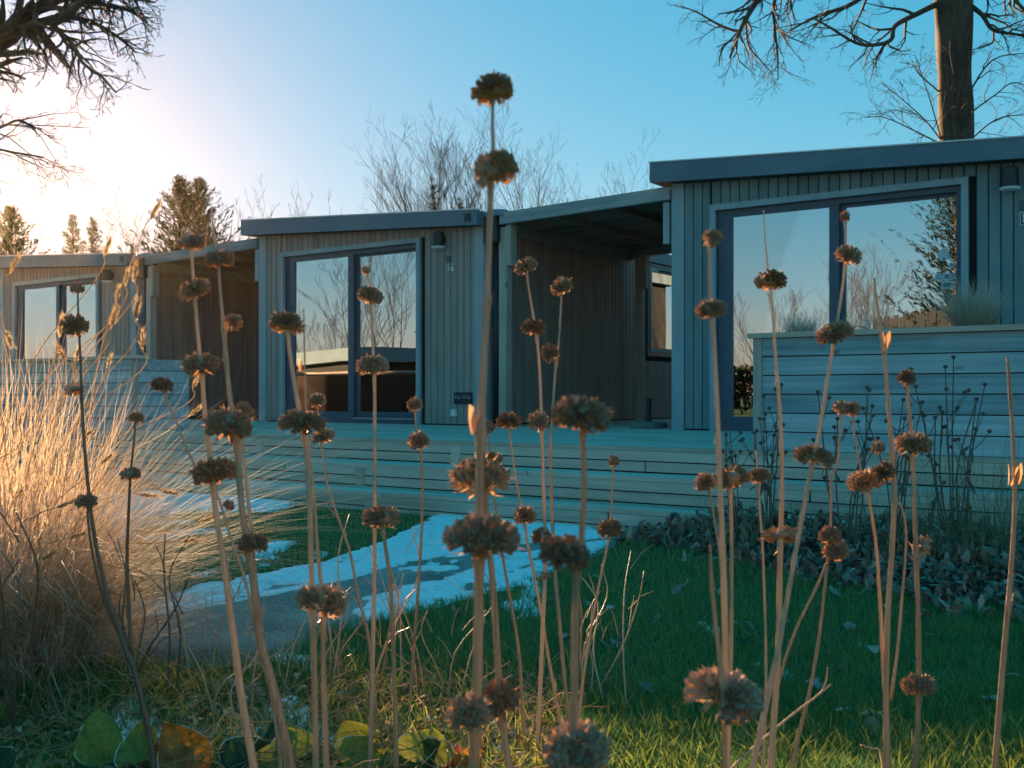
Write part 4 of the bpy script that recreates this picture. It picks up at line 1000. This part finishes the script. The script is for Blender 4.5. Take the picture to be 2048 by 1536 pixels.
canes('dry_canes', Vector((-.83, 2.95, 0)), 5, .34, 'pale broken canes at the near edge of the grey path', 3, .3, 'stem', .003)
canes('dry_canes', Vector((-.52, 2.9, 0)), 6, .36, 'pale dry twigs left of the small snow crumbs', 4, .35, 'stem', .0025)
canes('dry_canes', Vector((-.38, 2.75, 0)), 7, .45, 'orange brown dry twigs bending beside the middle stalks', 5, .4, 'stem', .003)
canes('dry_canes', Vector((-.22, 2.7, 0)), 6, .42, 'curly dry twigs in front of the lawn left of the tallest stalk', 6, .3, 'stem', .0022)
canes('dry_canes', Vector((.22, 2.75, 0)), 6, .40, 'thin pale twigs fanning out right of the tallest stalk', 7, .35, 'stem', .0028)
canes('dry_canes', Vector((-.70, 2.6, 0)), 5, .36, 'short brown twigs behind the yellow bergenia leaves', 8, .35, 'stem', .0028)

# planter plants
def onpl(px, py, t): 
    s_, dd = onplane(px, t); return W(s_, t, CAMZ + (HY-py)/F*dd)
b = onpl(1948, 652, 6.42); b.z = DECK+.66
tuft_grass('ornamental_grass', b, 1500, .18, .40, .08, .8, M['pgrass'], 'bleached ornamental grass tuft in the planter at the right edge', .0028, 15, 'plant')
b = onpl(1602, 660, 6.42); b.z = DECK+.66
tuft_grass('ornamental_grass', b, 520, .10, .24, .08, .55, M['pgrass'], 'low faded grass tuft in the planter before the left glass pane', .0028, 16, 'plant')
b = onpl(1740, 660, 6.42); b.z = DECK+.66
tuft_grass('ornamental_grass', b, 130, .12, .26, .09, .5, M['pgrass'], 'thin sparse grass in the middle of the planter', .0026, 17, 'plant')
for i, (a, lb) in enumerate(((1810, 'low dark green ground cover left of the bleached tuft in the planter'), (2030, 'low dark green ground cover at the right end of the planter'))):
    b = onpl(a, 655, 6.40); b.z = DECK+.65
    tuft_grass('ground_cover', b, 420, .05, .11, .16, .8, M['weedg'], lb, .010, 18+i, 'plant', nseg=4)
b = onpl(2020, 655, 6.38); 
# dry perennials in front of the planter
def perennial(px, ytop, seed, label, n=7, wpx=60, d=6.0, stars=True):
    rr = random.Random(seed); k_ = (px-CX)/F; d = (5.28 - .35*rr.random())/(k_*VX+VY); base = P(px, HY, d); base.z = max(0, float(mound(np.array(base.x), np.array(base.y))) - .02); o = empty('dry_perennial', base)
    H = CAMZ + (HY-ytop)/F*d - base.z
    for i in range(n):
        tx = rr.uniform(-1,1)*wpx/F*d; h = H*rr.uniform(.55,1.0) if i else H
        pts = [Vector((tx*.25, rr.uniform(-.06,.06), -.02)), Vector((tx*.5, rr.uniform(-.1,.1), h*.5)), Vector((tx, rr.uniform(-.1,.1), h))]
        mb = MB(); pp = [Vector(q) for q in smoothpath([tuple(p) for p in pts], 5)]
        mb.tube(pp, list(np.linspace(.0048,.0026,len(pp))), 4, cap=False); tips = [pp[-1]]
        for k in range(rr.randint(1,4)):
            f = rr.uniform(.45,.9); q = pp[int(f*(len(pp)-1))]; e = q + Vector((rr.uniform(-.09,.09), rr.uniform(-.05,.05), rr.uniform(.05,.16))); mb.tube([q, q.lerp(e,.5)+Vector((0,0,-.01)), e], [.003,.0025,.0018], 3, cap=False); tips.append(e)
        for k in range(rr.randint(0,5)):                          # withered leaves hanging on the stalk
            f = rr.uniform(.2,.8); q = pp[int(f*(len(pp)-1))]; e = q + Vector((rr.uniform(-.05,.05), rr.uniform(-.04,.04), rr.uniform(-.10,-.02))); sd = Vector((rr.uniform(-.012,.012), .008, .006))
            mb.poly([q, q.lerp(e,.5)+sd, e, q.lerp(e,.5)-sd])
        st = mb.build('stalk', M['weed'], o)
        if stars:
            for tp in tips:
                mb = MB(); mb.lathe([(0,-.008),(.008,-.004),(.011,.003),(.006,.010),(0,.012)], 7, tuple(tp))
                for q in range(5):
                    an = q*1.257+rr.random(); e = tp + Vector((math.cos(an)*.024, math.sin(an)*.024, .010)); s_ = Vector((-math.sin(an), math.cos(an), 0))*.004; mb.poly([tp-s_, tp+s_, e])
                mb.build('seed_star', M['weed'], st)
    tag(o, label, 'plant', 'dry perennials before the planter'); return o
perennial(1535, 770, 1, 'dark dry perennial at the left corner of the blue planter', 6, 40, 6.0)
perennial(1690, 775, 2, 'thin dry perennial before the middle of the blue planter', 6, 60, 6.0)
perennial(1905, 715, 3, 'tall dry perennial with starry seed heads before the planter', 8, 75, 5.6)
perennial(1470, 820, 4, 'thin dry stems in front of the right-hand glass door', 4, 25, 6.2)
perennial(1790, 800, 5, 'short dry stems behind the cut stalk before the planter', 6, 50, 5.9)
k_ = (1990-CX)/F; d_ = 5.1/(k_*VX+VY); b = Vector((k_*d_, d_, .08)); tuft_grass('wild_grass', b, 320, .2, .7, .32, .4, M['weedg'], 'wispy pale green weeds at the right edge below the planter', .0035, 25, 'plant')
k_ = (1830-CX)/F; d_ = 5.1/(k_*VX+VY); b = Vector((k_*d_, d_, .08)); tuft_grass('wild_grass', b, 220, .12, .4, .35, .45, M['weedg'], 'thin grass tuft growing through the leaf litter before the planter', .0035, 26, 'plant')
k_ = (1500-CX)/F; d_ = 5.1/(k_*VX+VY); b = Vector((k_*d_, d_, .08)); tuft_grass('wild_grass', b, 140, .1, .32, .3, .5, M['weedg'], 'sparse grass at the foot of the steps near the planter corner', .0032, 27, 'plant')

# ------------------------------------------------------------------ dried seed stalks (whorled heads on square stems)
def head_mesh(seed, keep=None, nfl=150):
    rr = random.Random(seed); mb = MB()
    cs = 1.0 if keep is None else (.55 if not (keep(.5) and keep(4.5)) else .86)
    mb.lathe([(r_*cs*rr.uniform(.9,1.06), z_*cs) for r_, z_ in ((.0,-.32),(.36,-.30),(.66,-.17),(.76,.04),(.55,.30),(.0,.42))], 14, (0,0,0), 1)
    ga = math.pi*(3-math.sqrt(5))
    for i in range(nfl):
        f = (i+.5)/nfl; el = math.radians(-38 + 108*f**1.15) ; an = i*ga + rr.gauss(0,.12)
        if keep and not keep(an % (2*math.pi)): continue
        d = Vector((math.cos(an)*math.cos(el), math.sin(an)*math.cos(el), math.sin(el)*.9 + .08)).normalized()
        d = (d + Vector((rr.gauss(0,.07), rr.gauss(0,.07), rr.gauss(0,.07)))).normalized()
        c0 = Vector((d.x*.42, d.y*.42, d.z*.14)); end = Vector((d.x, d.y, d.z*.56))*rr.uniform(.84,1.06)
        ax = (end-c0).normalized(); L = (end-c0).length; a = ax.orthogonal().normalized(); b = ax.cross(a); n = 6; base = len(mb.v)
        r1 = rr.uniform(.058,.082)*(1.5 if nfl < 60 else 1)
        for q, (fz, rad) in enumerate(((.0,.04),(.62,r1*.9),(1.0,r1*1.15))):
            for j in range(n):
                t = 2*math.pi*j/n; k = 1.0
                ext = 0
                if q == 2: ext = .035*(j % 2) + rr.uniform(-.02,.03); k = rr.uniform(.85,1.2)
                p = c0 + ax*(L*fz+ext) + (a*math.cos(t)+b*math.sin(t))*rad*k; mb.v.append(tuple(p))
        mb.v.append(tuple(c0 + ax*L*.55))
        for q in range(2):
            for j in range(n): j2 = (j+1) % n; mb.f.append((base+q*n+j, base+q*n+j2, base+(q+1)*n+j2, base+(q+1)*n+j)); mb.m.append(0)
        for j in range(n): mb.f.append((base+2*n+(j+1) % n, base+2*n+j, base+3*n)); mb.m.append(1)
    for i in range(13):                                     # curled bracts below and a few stray awns
        an = rr.random()*6.283
        if keep and not keep(an): continue
        u = Vector((math.cos(an), math.sin(an), 0)); s_ = Vector((-math.sin(an), math.cos(an), 0)); wd = rr.uniform(.05,.11)
        p = [Vector((0,0,-.28))+u*.25, u*.62+Vector((0,0,-.42)), u*rr.uniform(.85,1.02)+Vector((0,0,rr.uniform(-.5,-.2)))]
        mb.poly([p[0]-s_*wd, p[0]+s_*wd, p[1]+s_*wd*.9, p[1]-s_*wd*.9]); mb.poly([p[1]-s_*wd*.9, p[1]+s_*wd*.9, p[2]])
    for i in range(34):
        an = rr.random()*6.283; el = rr.uniform(-.5,1.2); u = Vector((math.cos(an)*math.cos(el), math.sin(an)*math.cos(el), math.sin(el)*.6)); s_ = Vector((-math.sin(an), math.cos(an), rr.uniform(-1,1)))*.02
        if keep and not keep(an): continue
        mb.poly([u*.8-s_, u*.8+s_, u*rr.uniform(1.08,1.36)])
    return mb.mesh('seed_head', [M['head'], M['hole']])
def gaps(seed, n):
    r_ = random.Random(seed); c_ = [(r_.random()*6.283, r_.uniform(.14,.34)) for _ in range(n)]
    return lambda a: all(abs((a-q+math.pi) % (2*math.pi)-math.pi) > w_ for q, w_ in c_)
HEADS = [head_mesh(i, gaps(i, i % 3) if i % 3 else None, (150, 120, 175)[i % 3]) for i in range(9)]
HALF = [head_mesh(20, lambda a: a < 3.4), head_mesh(21, lambda a: a > 2.9)]
SMALL = [head_mesh(30+i, None, 34) for i in range(3)]
def cup_mesh(seed):
    rr = random.Random(seed); mb = MB()
    for k in range(3):
        an = k*2.1 + rr.uniform(-.3,.3); u = Vector((math.cos(an), math.sin(an), 0)); s_ = Vector((-math.sin(an), math.cos(an), 0))
        rows = []
        for f in (0,.25,.5,.75,1.0):
            wd = .28*math.sin(math.pi*min(1,f*.8+.12)); o = u*(.12+.45*f**1.4); z = f*1.7
            rows.append([o - s_*wd + u*.04 + Vector((0,0,z)), o + Vector((0,0,z-.04)), o + s_*wd + u*.04 + Vector((0,0,z))])
        b = len(mb.v); mb.v += [tuple(p) for r_ in rows for p in r_]
        for i in range(4):
            for j in range(2): mb.f.append((b+i*3+j, b+i*3+j+1, b+i*3+j+4, b+i*3+j+3)); mb.m.append(0)
    return mb.mesh('bract_cup', M['head'])
CUPS = [cup_mesh(i) for i in range(3)]

def stem_mesh(mb, wpts, rad, nodes, jit):
    """rounded-square stem with slight swellings at the nodes"""
    pts = [Vector(p) for p in wpts]; n = 8; k = len(pts); b = len(mb.v); t = (pts[1]-pts[0]).normalized(); a = Vector((1,.35,0)); 
    for i, p in enumerate(pts):
        t = (pts[min(i+1,k-1)] - pts[max(i-1,0)]).normalized(); a = (a - t*a.dot(t)).normalized(); c = t.cross(a); r = rad[i]
        for q in nodes:
            dz = abs(p.z - q); r *= 1 + .45*math.exp(-(dz/(rad[i]*2.2))**2)
        for j in range(n):
            an = 2*math.pi*j/n; e = 1.06 if j % 2 == 0 else .80
            q = p + (a*math.cos(an)+c*math.sin(an))*r*e; mb.v.append((q.x,q.y,q.z))
    for i in range(k-1):
        for j in range(n):
            j2 = (j+1) % n; mb.f.append((b+i*n+j, b+i*n+j2, b+(i+1)*n+j2, b+(i+1)*n+j)); mb.m.append(0)
    mb.f.append(tuple(b+j for j in range(n))[::-1]); mb.m.append(0); mb.f.append(tuple(b+(k-1)*n+j for j in range(n))); mb.m.append(0)
SR = random.Random(99)
def stalk(label, d, pts, heads, w=(7,14), nodes=(), cups=(), dark=False, extra=(), d2=None, ground=True):
    """pts from top to bottom in photo pixels; d / d2 distance at top / bottom; extra: side branches (pts, heads)"""
    d2 = d2 or d
    y0, y1 = pts[0][1], pts[-1][1]
    dep = lambda y: d + (d2-d)*max(0,min(1,(y-y0)/max(1,(y1-y0))))
    sm = smoothpath(pts, 5); wp = [P(q[0], q[1], dep(q[1])) for q in sm]
    rad = [max(.0009, .82*(w[0]+(w[1]-w[0])*i/(len(sm)-1))/2/F*dep(q[1])) for i, q in enumerate(sm)]
    last = wp[-1]; dr = (wp[-1]-wp[-4]).normalized(); base = last.copy()
    if ground and last.z > .02:
        L = last.z
        sl = Vector((dr.x/max(.3,-dr.z), dr.y/max(.3,-dr.z))); 
        for f in (.35,.7,1.0):
            q = last + Vector((sl.x*L*f*.7, sl.y*L*f*.3, -L*f)); wp.append(q); rad.append(rad[-1]*1.03)
        base = wp[-1].copy()
    base.z = max(0, base.z) if not ground else 0.0
    o = empty('seed_stalk', base)
    mb = MB(); nz = [P(0, y, dep(y)).z for y in nodes] + [P(0, h[1]+h[3]*.45, dep(h[1])).z for h in heads]
    stem_mesh(mb, wp, rad, nz, 0); mat = M['stem_dark'] if dark else M['stem']
    def puth(h, dp):
        x, y, hw, hh = h[:4]; tl = h[4] if len(h) > 4 else SR.uniform(-7,7); kind = h[5] if len(h) > 5 else None
        pool = HALF if kind == 'half' else (SMALL if hw < 34 else HEADS)
        g = link('seed_head', pool[SR.randrange(len(pool))], o); r = hw/2/F*dp*.97
        g.location = P(x, y, dp) - base; g.scale = (r*SR.uniform(.93,1.05), r*SR.uniform(.85,1.1), r*(hh/hw)/.58)
        g.rotation_euler = (math.radians(SR.uniform(-24,16)), math.radians(tl), SR.random()*6.283 if kind != 'half' else SR.uniform(-.4,.4))
    for h in heads: puth(h, dep(h[1]))
    for c in cups:
        x, y, cw, tl = c; dp = dep(y); g = link('bract_cup', CUPS[SR.randrange(3)], o); r = cw/F*dp
        g.location = P(x, y, dp) - base; g.scale = (r*.8, r*.8, r); g.rotation_euler = (0, math.radians(tl), SR.random()*6)
    for e in extra:
        ep, eh = e[0], e[1]; ew = e[2] if len(e) > 2 else (4,6)
        s2 = smoothpath(ep, 4); stem_mesh(mb, [P(q[0], q[1], dep(q[1])+.004) for q in s2], [max(.0009,(ew[0]+(ew[1]-ew[0])*i/(len(s2)-1))/2/F*dep(q[1])) for i, q in enumerate(s2)], [], 0)
        for h in eh: puth(h, dep(h[1]))
    for y_ in list(nodes) + [h[1]+h[3]*.5 for h in heads if h[2] > 40][:3]:
        i_ = min(range(len(sm)), key=lambda q: abs(sm[q][1]-y_)); c_ = wp[i_]; r_ = rad[i_]
        for k_ in range(2):
            an = SR.random()*6.283; u = Vector((math.cos(an), math.sin(an), 0)); s_ = Vector((-math.sin(an), math.cos(an), 0))*r_*.5; L_ = r_*SR.uniform(2.5,5)
            mb.poly([c_+u*r_*.8-s_, c_+u*r_*.8+s_, c_+u*(r_+L_*.5)+Vector((0,0,SR.uniform(-.6,.8)*L_))])
    mb.build('stem', mat, o, True, base)
    tag(o, label, 'seed stalk', 'dried seed stalks in the border'); return o

stalk('tallest seed stalk, its two dark top heads standing against the blue sky', .95,
  [(988,140),(986,180),(985,250),(986,300),(982,350),(980,420),(976,560),(973,620),(968,720),(962,840),(959,1000),(958,1150),(955,1350),(948,1536)],
  [(986,180,90,58,4),(992,340,98,86,20),(965,1077,155,95,2),(938,1428,98,84)], (5,26), (430,603,870), [(948,868,34,-6),(960,352,16,-70)])
stalk('stalk just behind the tallest one with a wide furry head at terrace-step height', 1.12,
  [(966,912),(968,955),(974,1050),(984,1150),(994,1290),(1002,1420),(1022,1560)], [(960,955,124,84,-6),(1001,1402,76,88,20)], (12,18))
stalk('thin stalk half hidden behind the furry head beside the tallest stalk', 2.3,
  [(974,845),(978,890),(988,985),(996,1050),(1008,1130),(1036,1290),(1046,1430),(1056,1540)], [(974,855,32,34),(986,917,44,28)], (3.5,9))
stalk('blurred near stalk with a big flat head in front of the pergola steps', .85,
  [(1165,795),(1165,850),(1168,960),(1163,1080),(1153,1160),(1150,1300),(1148,1440),(1146,1560)], [(1162,832,134,84,2),(1130,1108,106,76,12),(1152,1496,146,98)], (12,22), (), [(1105,1150,22,-100)])
stalk('slender stalk with a small topmost head left of the pergola wall', 2.3,
  [(1050,522),(1053,545),(1062,605),(1070,650),(1078,720),(1083,830),(1088,1000),(1090,1140),(1082,1340),(1073,1520)], [(1052,533,52,36,8),(1068,656,54,38,6),(1076,843,44,46,-20),(1083,1073,48,38,-14)], (4,11))
stalk('slender stalk with one head before the pergola boards and a half head lower', 2.25,
  [(1124,552),(1123,590),(1118,680),(1111,740),(1105,830),(1101,910),(1105,1040),(1111,1150),(1124,1300),(1138,1450),(1142,1540)], [(1123,574,54,42,3),(1101,706,38,44,-30,'half')], (4,11), (730,908))
stalk('thin stalk leaning right from a round head at deck level', 2.35,
  [(1017,835),(1021,880),(1034,970),(1046,1030),(1056,1090),(1078,1200),(1098,1320),(1120,1440),(1126,1500)], [(1017,843,50,40),(1048,1033,54,42,5)], (4,9))
stalk('thin stalk with a tiny pale tip and one round head right of the snowy path', 2.4,
  [(1228,915),(1226,950),(1222,1030),(1216,1085),(1198,1170),(1178,1280),(1164,1380),(1158,1440)], [(1227,923,28,30),(1219,1058,54,42,6)], (4,8))
stalk('straight stalk with three heads in front of the middle bar of the number 16 door', 2.15,
  [(732,535),(738,575),(742,620),(746,700),(749,760),(750,900),(749,1100),(746,1300),(742,1450),(740,1520)], [(732,541,22,22),(740,592,54,38,4),(745,732,64,48,3)], (3.5,12))
stalk('single large round head on a stalk before the snowy path, beside the straight one', 2.1,
  [(762,1030),(768,1075),(780,1160),(787,1300),(790,1420),(792,1500)], [(762,1036,72,56,-4)], (8,11))
stalk('stalk with two small heads right of the number 16 door, fading into the border', 2.6,
  [(829,803),(832,850),(841,895),(845,1000),(839,1140),(828,1290),(819,1420),(814,1470)], [(829,810,38,34),(836,883,50,38,18)], (4,9))
stalk('stout stalk with a big head before the left edge of the number 16 door', 1.25,
  [(573,630),(578,690),(588,760),(600,830),(612,900),(620,1020),(623,1150),(627,1280),(630,1420),(632,1560)], [(574,648,70,48,6),(605,846,98,58,3),(621,1196,64,58)], (8,15))
stalk('stalk with a bare spiky tip and small bract cup left of the number 16 glass', 1.35,
  [(607,618),(609,700),(611,790),(616,880),(628,1000),(637,1120),(646,1200),(646,1300),(650,1420),(654,1560)], [(657,1204,72,66,10)], (2,14), (712,), [(601,742,14,-14)])
stalk('thin leaning stalk with two small heads tucked behind the stout one', 2.5,
  [(633,795),(637,830),(642,885),(655,970),(678,1040),(700,1105),(716,1190),(736,1270),(750,1400)], [(634,801,38,30),(646,874,46,32,4)], (3.5,8))
stalk('stalk carrying four evenly spaced heads before the left pergola', 1.45,
  [(380,470),(384,520),(389,590),(397,680),(404,750),(412,850),(424,950),(432,1030),(444,1100),(456,1190),(471,1300),(484,1400),(502,1500),(512,1560)], [(381,486,62,38,2),(389,580,74,46,-4),(402,728,74,44,4),(428,945,98,62,-2)], (6,19), (), (), False)
stalk('thick stalk with a spiky top above the pergola roof, left of number 16', 1.4,
  [(422,415),(428,470),(436,520),(441,590),(448,660),(453,730),(462,810),(474,900),(484,1020),(496,1090),(508,1170),(518,1270),(545,1370),(575,1500),(588,1560)], [(438,519,64,40,-6),(466,646,38,42,70,'half'),(456,850,100,70,-6),(506,1088,62,50,6)], (3,24), (722,655))
stalk('stalk behind the thick one with a half hidden head at terrace level', 1.6,
  [(480,815),(484,880),(494,980),(503,1066),(512,1170),(526,1280),(548,1400),(570,1510)], [(482,828,60,48,10),(457,1011,26,26)], (7,10))
stalk('thin stalk slanting right from a round head beside the grass plumes', 1.95,
  [(324,765),(334,800),(352,842),(388,927),(432,985),(462,1077),(492,1168),(514,1270),(540,1380),(556,1480)], [(324,771,52,38,-4)], (4,8))
stalk('dark branching stalk at the left with several heads in front of the leftmost cottage', 2.0,
  [(155,568),(157,640),(161,720),(166,850),(176,970),(190,1080),(215,1190),(245,1280),(268,1340),(288,1420),(300,1480),(308,1540)], [(155,578,30,28),(149,652,58,50,-6),(150,778,40,34,-10,'half')], (3.5,16), (), (), True,
  [([(174,1000),(178,1060),(190,1130),(212,1210),(246,1282)], [(173,1004,46,36)], (4,7)), ([(272,830),(268,880),(261,950),(257,1030),(254,1120),(258,1220),(262,1310)], [(273,836,34,28),(261,949,44,32,3)], (3,8))])
stalk('right stalk with a large blurred head low over the lawn', 1.0,
  [(1422,462),(1419,510),(1421,610),(1428,680),(1434,800),(1437,880),(1440,970),(1445,1080),(1450,1230),(1451,1350),(1454,1430),(1452,1560)], [(1424,477,38,46,70),(1422,620,74,44,8),(1446,1390,156,92,4)], (6,20), (885,))
stalk('stalk with a furry head in the middle of a row of three above the lawn', 1.55,
  [(1462,945),(1462,1000),(1463,1100),(1463,1250),(1460,1380),(1456,1560)], [(1463,957,70,52,4)], (9,11))
stalk('stalk with the left head of the row of three above the lawn', 1.75,
  [(1412,958),(1420,990),(1432,1060),(1442,1130),(1449,1260),(1452,1400),(1454,1540)], [(1412,965,48,42,-6)], (6,9))
stalk('stalk with a short stub above the right head of the row of three', 1.9,
  [(1512,902),(1515,950),(1520,1020),(1526,1110),(1530,1230),(1532,1330),(1530,1450),(1524,1560)], [(1518,953,50,38,6)], (5,9))
stalk('tall straight stalk before the left glass pane of the right-hand cottage', 1.5,
  [(1527,420),(1531,490),(1538,550),(1545,620),(1553,740),(1558,800),(1563,900),(1564,1000),(1561,1080),(1559,1200),(1555,1330),(1548,1440),(1540,1560)], [(1541,561,68,42,5),(1561,1071,76,42,-8,'half')], (3,19), (455,762))
stalk('leaning stalk with four heads crossing the corner of the blue planter', 1.45,
  [(1689,425),(1691,500),(1687,560),(1672,660),(1655,760),(1636,880),(1620,950),(1594,1090),(1574,1200),(1556,1300),(1530,1420),(1500,1560)], [(1690,433,22,26),(1697,512,54,44,20),(1670,667,78,46,6),(1628,914,76,48,10)], (4,18))
stalk('forked stalk with two small orange heads before the planks', 2.0,
  [(1682,808),(1681,860),(1674,930),(1663,955),(1661,1060),(1654,1130),(1640,1260),(1622,1370),(1600,1460),(1578,1560)], [(1681,816,32,34,-6),(1660,1072,46,42,-10),(1672,1101,54,42,10)], (5,12), (955,), (), False,
  [([(1702,812),(1710,880),(1722,940),(1730,965)], [(1705,820,34,36,8)], (4,5)), ([(1656,1120),(1628,1185),(1596,1250),(1570,1320),(1552,1390)], [], (6,7))])
stalk('stalk with one dark furry head in front of the lower planter planks', 1.55,
  [(1728,955),(1738,1000),(1752,1090),(1760,1200),(1765,1300),(1772,1420),(1776,1560)], [(1731,963,74,48,3)], (7,13))
stalk('bare cut stalk with a small orange bract high before the planter', 1.5,
  [(1748,556),(1753,600),(1762,670),(1770,720),(1778,830),(1786,930),(1789,1000),(1784,1100),(1776,1220),(1772,1350),(1773,1450),(1774,1560)], [(1766,944,48,48,-40,'half'),(1757,896,32,32)], (7,19), (703,1000), [(1772,700,22,12)], False,
  [([(1800,1005),(1809,1036),(1812,1090),(1804,1200),(1794,1310),(1782,1400)], [], (4,8))])
stalk('stalk with a small round top and two wide dark heads at the right', 1.5,
  [(1812,750),(1817,800),(1822,860),(1826,930),(1829,1020),(1832,1100),(1836,1220),(1838,1340),(1836,1440),(1828,1560)], [(1813,756,42,36,5),(1827,889,78,50,4),(1848,1094,44,52,80,'half'),(1837,1372,70,52)], (9,16), (1105,))
stalk('rightmost bare stalk with orange bracts near the planter end', 1.55,
  [(2015,714),(2019,770),(2024,840),(2028,920),(2030,1000),(2026,1090),(2020,1170),(2012,1260),(2002,1380),(1988,1560)], [], (8,18), (790,955), [(2020,970,24,-12),(2038,968,24,14)], False, [([(2028,1185),(2022,1215),(2014,1245)], [], (4,6))])
stalk('short blunt grey stub beside the right near stalk', .98,
  [(1420,1090),(1424,1170),(1432,1250),(1442,1340),(1448,1440),(1450,1560)], [], (7,15), (1170,))
stalk('fallen twig lying slanted across the lower stalks at right', 1.7,
  [(1662,1368),(1630,1395),(1590,1425),(1530,1475),(1470,1530),(1430,1575)], [], (5,9), (), (), False, [([(1655,1335),(1652,1362),(1640,1388)], [], (3,4))])
stalk('short forked twig at the lower right of the border', 1.9,
  [(1722,1490),(1745,1497),(1758,1500),(1765,1530),(1770,1560)], [], (3,6))

# ------------------------------------------------------------------ bergenia in the foreground
def berg_leaf(seed, L, Wd, curl, fold):
    rr = random.Random(seed); mb = MB(); nu, nv = 14, 7; p1, p2, p3 = (rr.random()*6 for _ in range(3)); skew = rr.uniform(-.25,.25)
    for i in range(nu+1):
        f = i/nu; wd = Wd*(math.sin(math.pi*min(1, f**.78*.96+.04))**.75*(1-.25*f)+.02)*1.15; z0 = curl*(f**1.7)*L*.6
        for j in range(-nv, nv+1):
            g = j/nv; ed = 1+.03*math.sin(f*9+p1+(j > 0)*2)*abs(g)**3 + .015*math.sin(f*37+p2)*abs(g)**4
            x = wd*g*ed + skew*L*f*f*.5; vein = .018*Wd*math.sin((f*9 + abs(g)*2.2)*2.6+p3)*min(1, abs(g)*3)
            z = z0 + fold*abs(g)**1.6*Wd + .10*Wd*math.sin(4*f+2*g+p1) + .06*Wd*math.sin(8*f+p2+(j > 0)*1.7)*abs(g)**2 + vein - .05*Wd*(1-min(1,abs(g)*6))
            mb.v.append((x, f*L*(1-.05*abs(g)), z))
    w_ = 2*nv+1
    for i in range(nu):
        for j in range(2*nv):
            mb.f.append((i*w_+j, i*w_+j+1, (i+1)*w_+j+1, (i+1)*w_+j)); mb.m.append(1 if (j in (0,2*nv-1) and rr.random() < .75) else 0)
    for i in range(nu+1):                                    # narrow frosted margin
        for e, n_ in ((0,1),(2*nv,2*nv-1)):
            a = Vector(mb.v[i*w_+e]); b = Vector(mb.v[i*w_+n_]); mb.v[i*w_+n_] = tuple(a.lerp(b, .2))
    return mb
def bergenia(px, py, d, leaves_, label):
    base = P(px, py, d); base.z = .01; o = empty('bergenia', base)
    for i, (lx, ly, L, Wd, rz, pitch, mat) in enumerate(leaves_):
        mb = berg_leaf(int(px*7+i*13) % 97, L*.9, Wd*.88, SR.uniform(-.9,.4), SR.uniform(-.15,.55)); me = mb.mesh('leaf', [M[mat], M['rim']], True)
        g = link('leaf', me, o); tipbase = P(lx, ly, d + SR.uniform(-.06,.06)) - base
        g.location = tipbase; g.rotation_euler = (math.radians(pitch + SR.uniform(-14,8)), math.radians(SR.uniform(-38,38)), math.radians(rz))
        st = MB(); st.tube([Vector((0,0,-.01)), tipbase*.5 + Vector((0,0,-.015)), tipbase], [.006,.005,.004], 6); st.build('leaf_stalk', M['berg_r'] if i % 2 else M['berg_y'], o, True)
    tag(o, label, 'plant', 'bergenias in the border')
bergenia(235, 1560, 2.2, [(205,1530,.13,.055,8,70,'berg_y'),(285,1525,.11,.06,-12,66,'berg_y'),(160,1545,.09,.045,40,50,'berg_y'),(240,1560,.09,.05,-30,20,'berg_g'),(330,1500,.06,.035,-60,40,'berg_o')], 'yellow green bergenia below the dark branching stalk')
bergenia(415, 1570, 2.15, [(400,1555,.15,.058,18,72,'berg_o'),(455,1540,.10,.05,-62,40,'berg_g'),(505,1545,.09,.05,-40,46,'berg_y'),(470,1568,.10,.06,-80,22,'berg_g'),(350,1520,.07,.035,60,45,'berg_o')], 'bergenia with one upright orange brown leaf')
bergenia(600, 1565, 2.25, [(590,1515,.09,.05,15,60,'berg_y'),(615,1535,.09,.055,-20,50,'berg_y'),(690,1530,.09,.05,-35,52,'berg_y'),(560,1490,.07,.04,5,60,'berg_g'),(715,1495,.07,.045,10,66,'berg_y')], 'bergenia with several folded yellow leaves between the left stalks')
bergenia(840, 1570, 2.2, [(845,1530,.11,.065,5,58,'berg_y'),(800,1545,.09,.05,40,42,'berg_y'),(850,1562,.10,.075,-5,20,'berg_g'),(900,1530,.05,.026,-10,62,'berg_r'),(920,1560,.08,.045,-50,35,'berg_o')], 'bergenia with a small red leaf left of the tallest stalk')
bergenia(1085, 1590, 2.15, [(1085,1565,.08,.05,-4,48,'berg_y'),(1130,1580,.07,.04,-60,30,'berg_y')], 'low bergenia at the bottom edge beside the near blurred stalk')
bergenia(20, 1580, 2.1, [(10,1560,.09,.05,25,50,'berg_g'),(60,1570,.09,.05,-20,40,'berg_y'),(110,1575,.08,.045,-5,50,'berg_g')], 'dark green bergenia in the bottom left corner')

# ------------------------------------------------------------------ haze volume added for the glow and warm veil near the low sun
m = bpy.data.materials.new('thin_haze'); m.use_nodes = True; t = m.node_tree; t.nodes.clear()
o = t.nodes.new('ShaderNodeOutputMaterial'); pv = t.nodes.new('ShaderNodeVolumePrincipled')
pv.inputs['Color'].default_value = (.98,.80,.60,1); pv.inputs['Density'].default_value = .00011; pv.inputs['Anisotropy'].default_value = .86
t.links.new(pv.outputs[0], o.inputs['Volume'])
mb = MB(); mb.box(-310, 310, -310, 510, -1, 13); hz_ = mb.build('haze', m); tag(hz_, 'thin haze added for the glow around the low sun', 'haze', None, 'stuff')
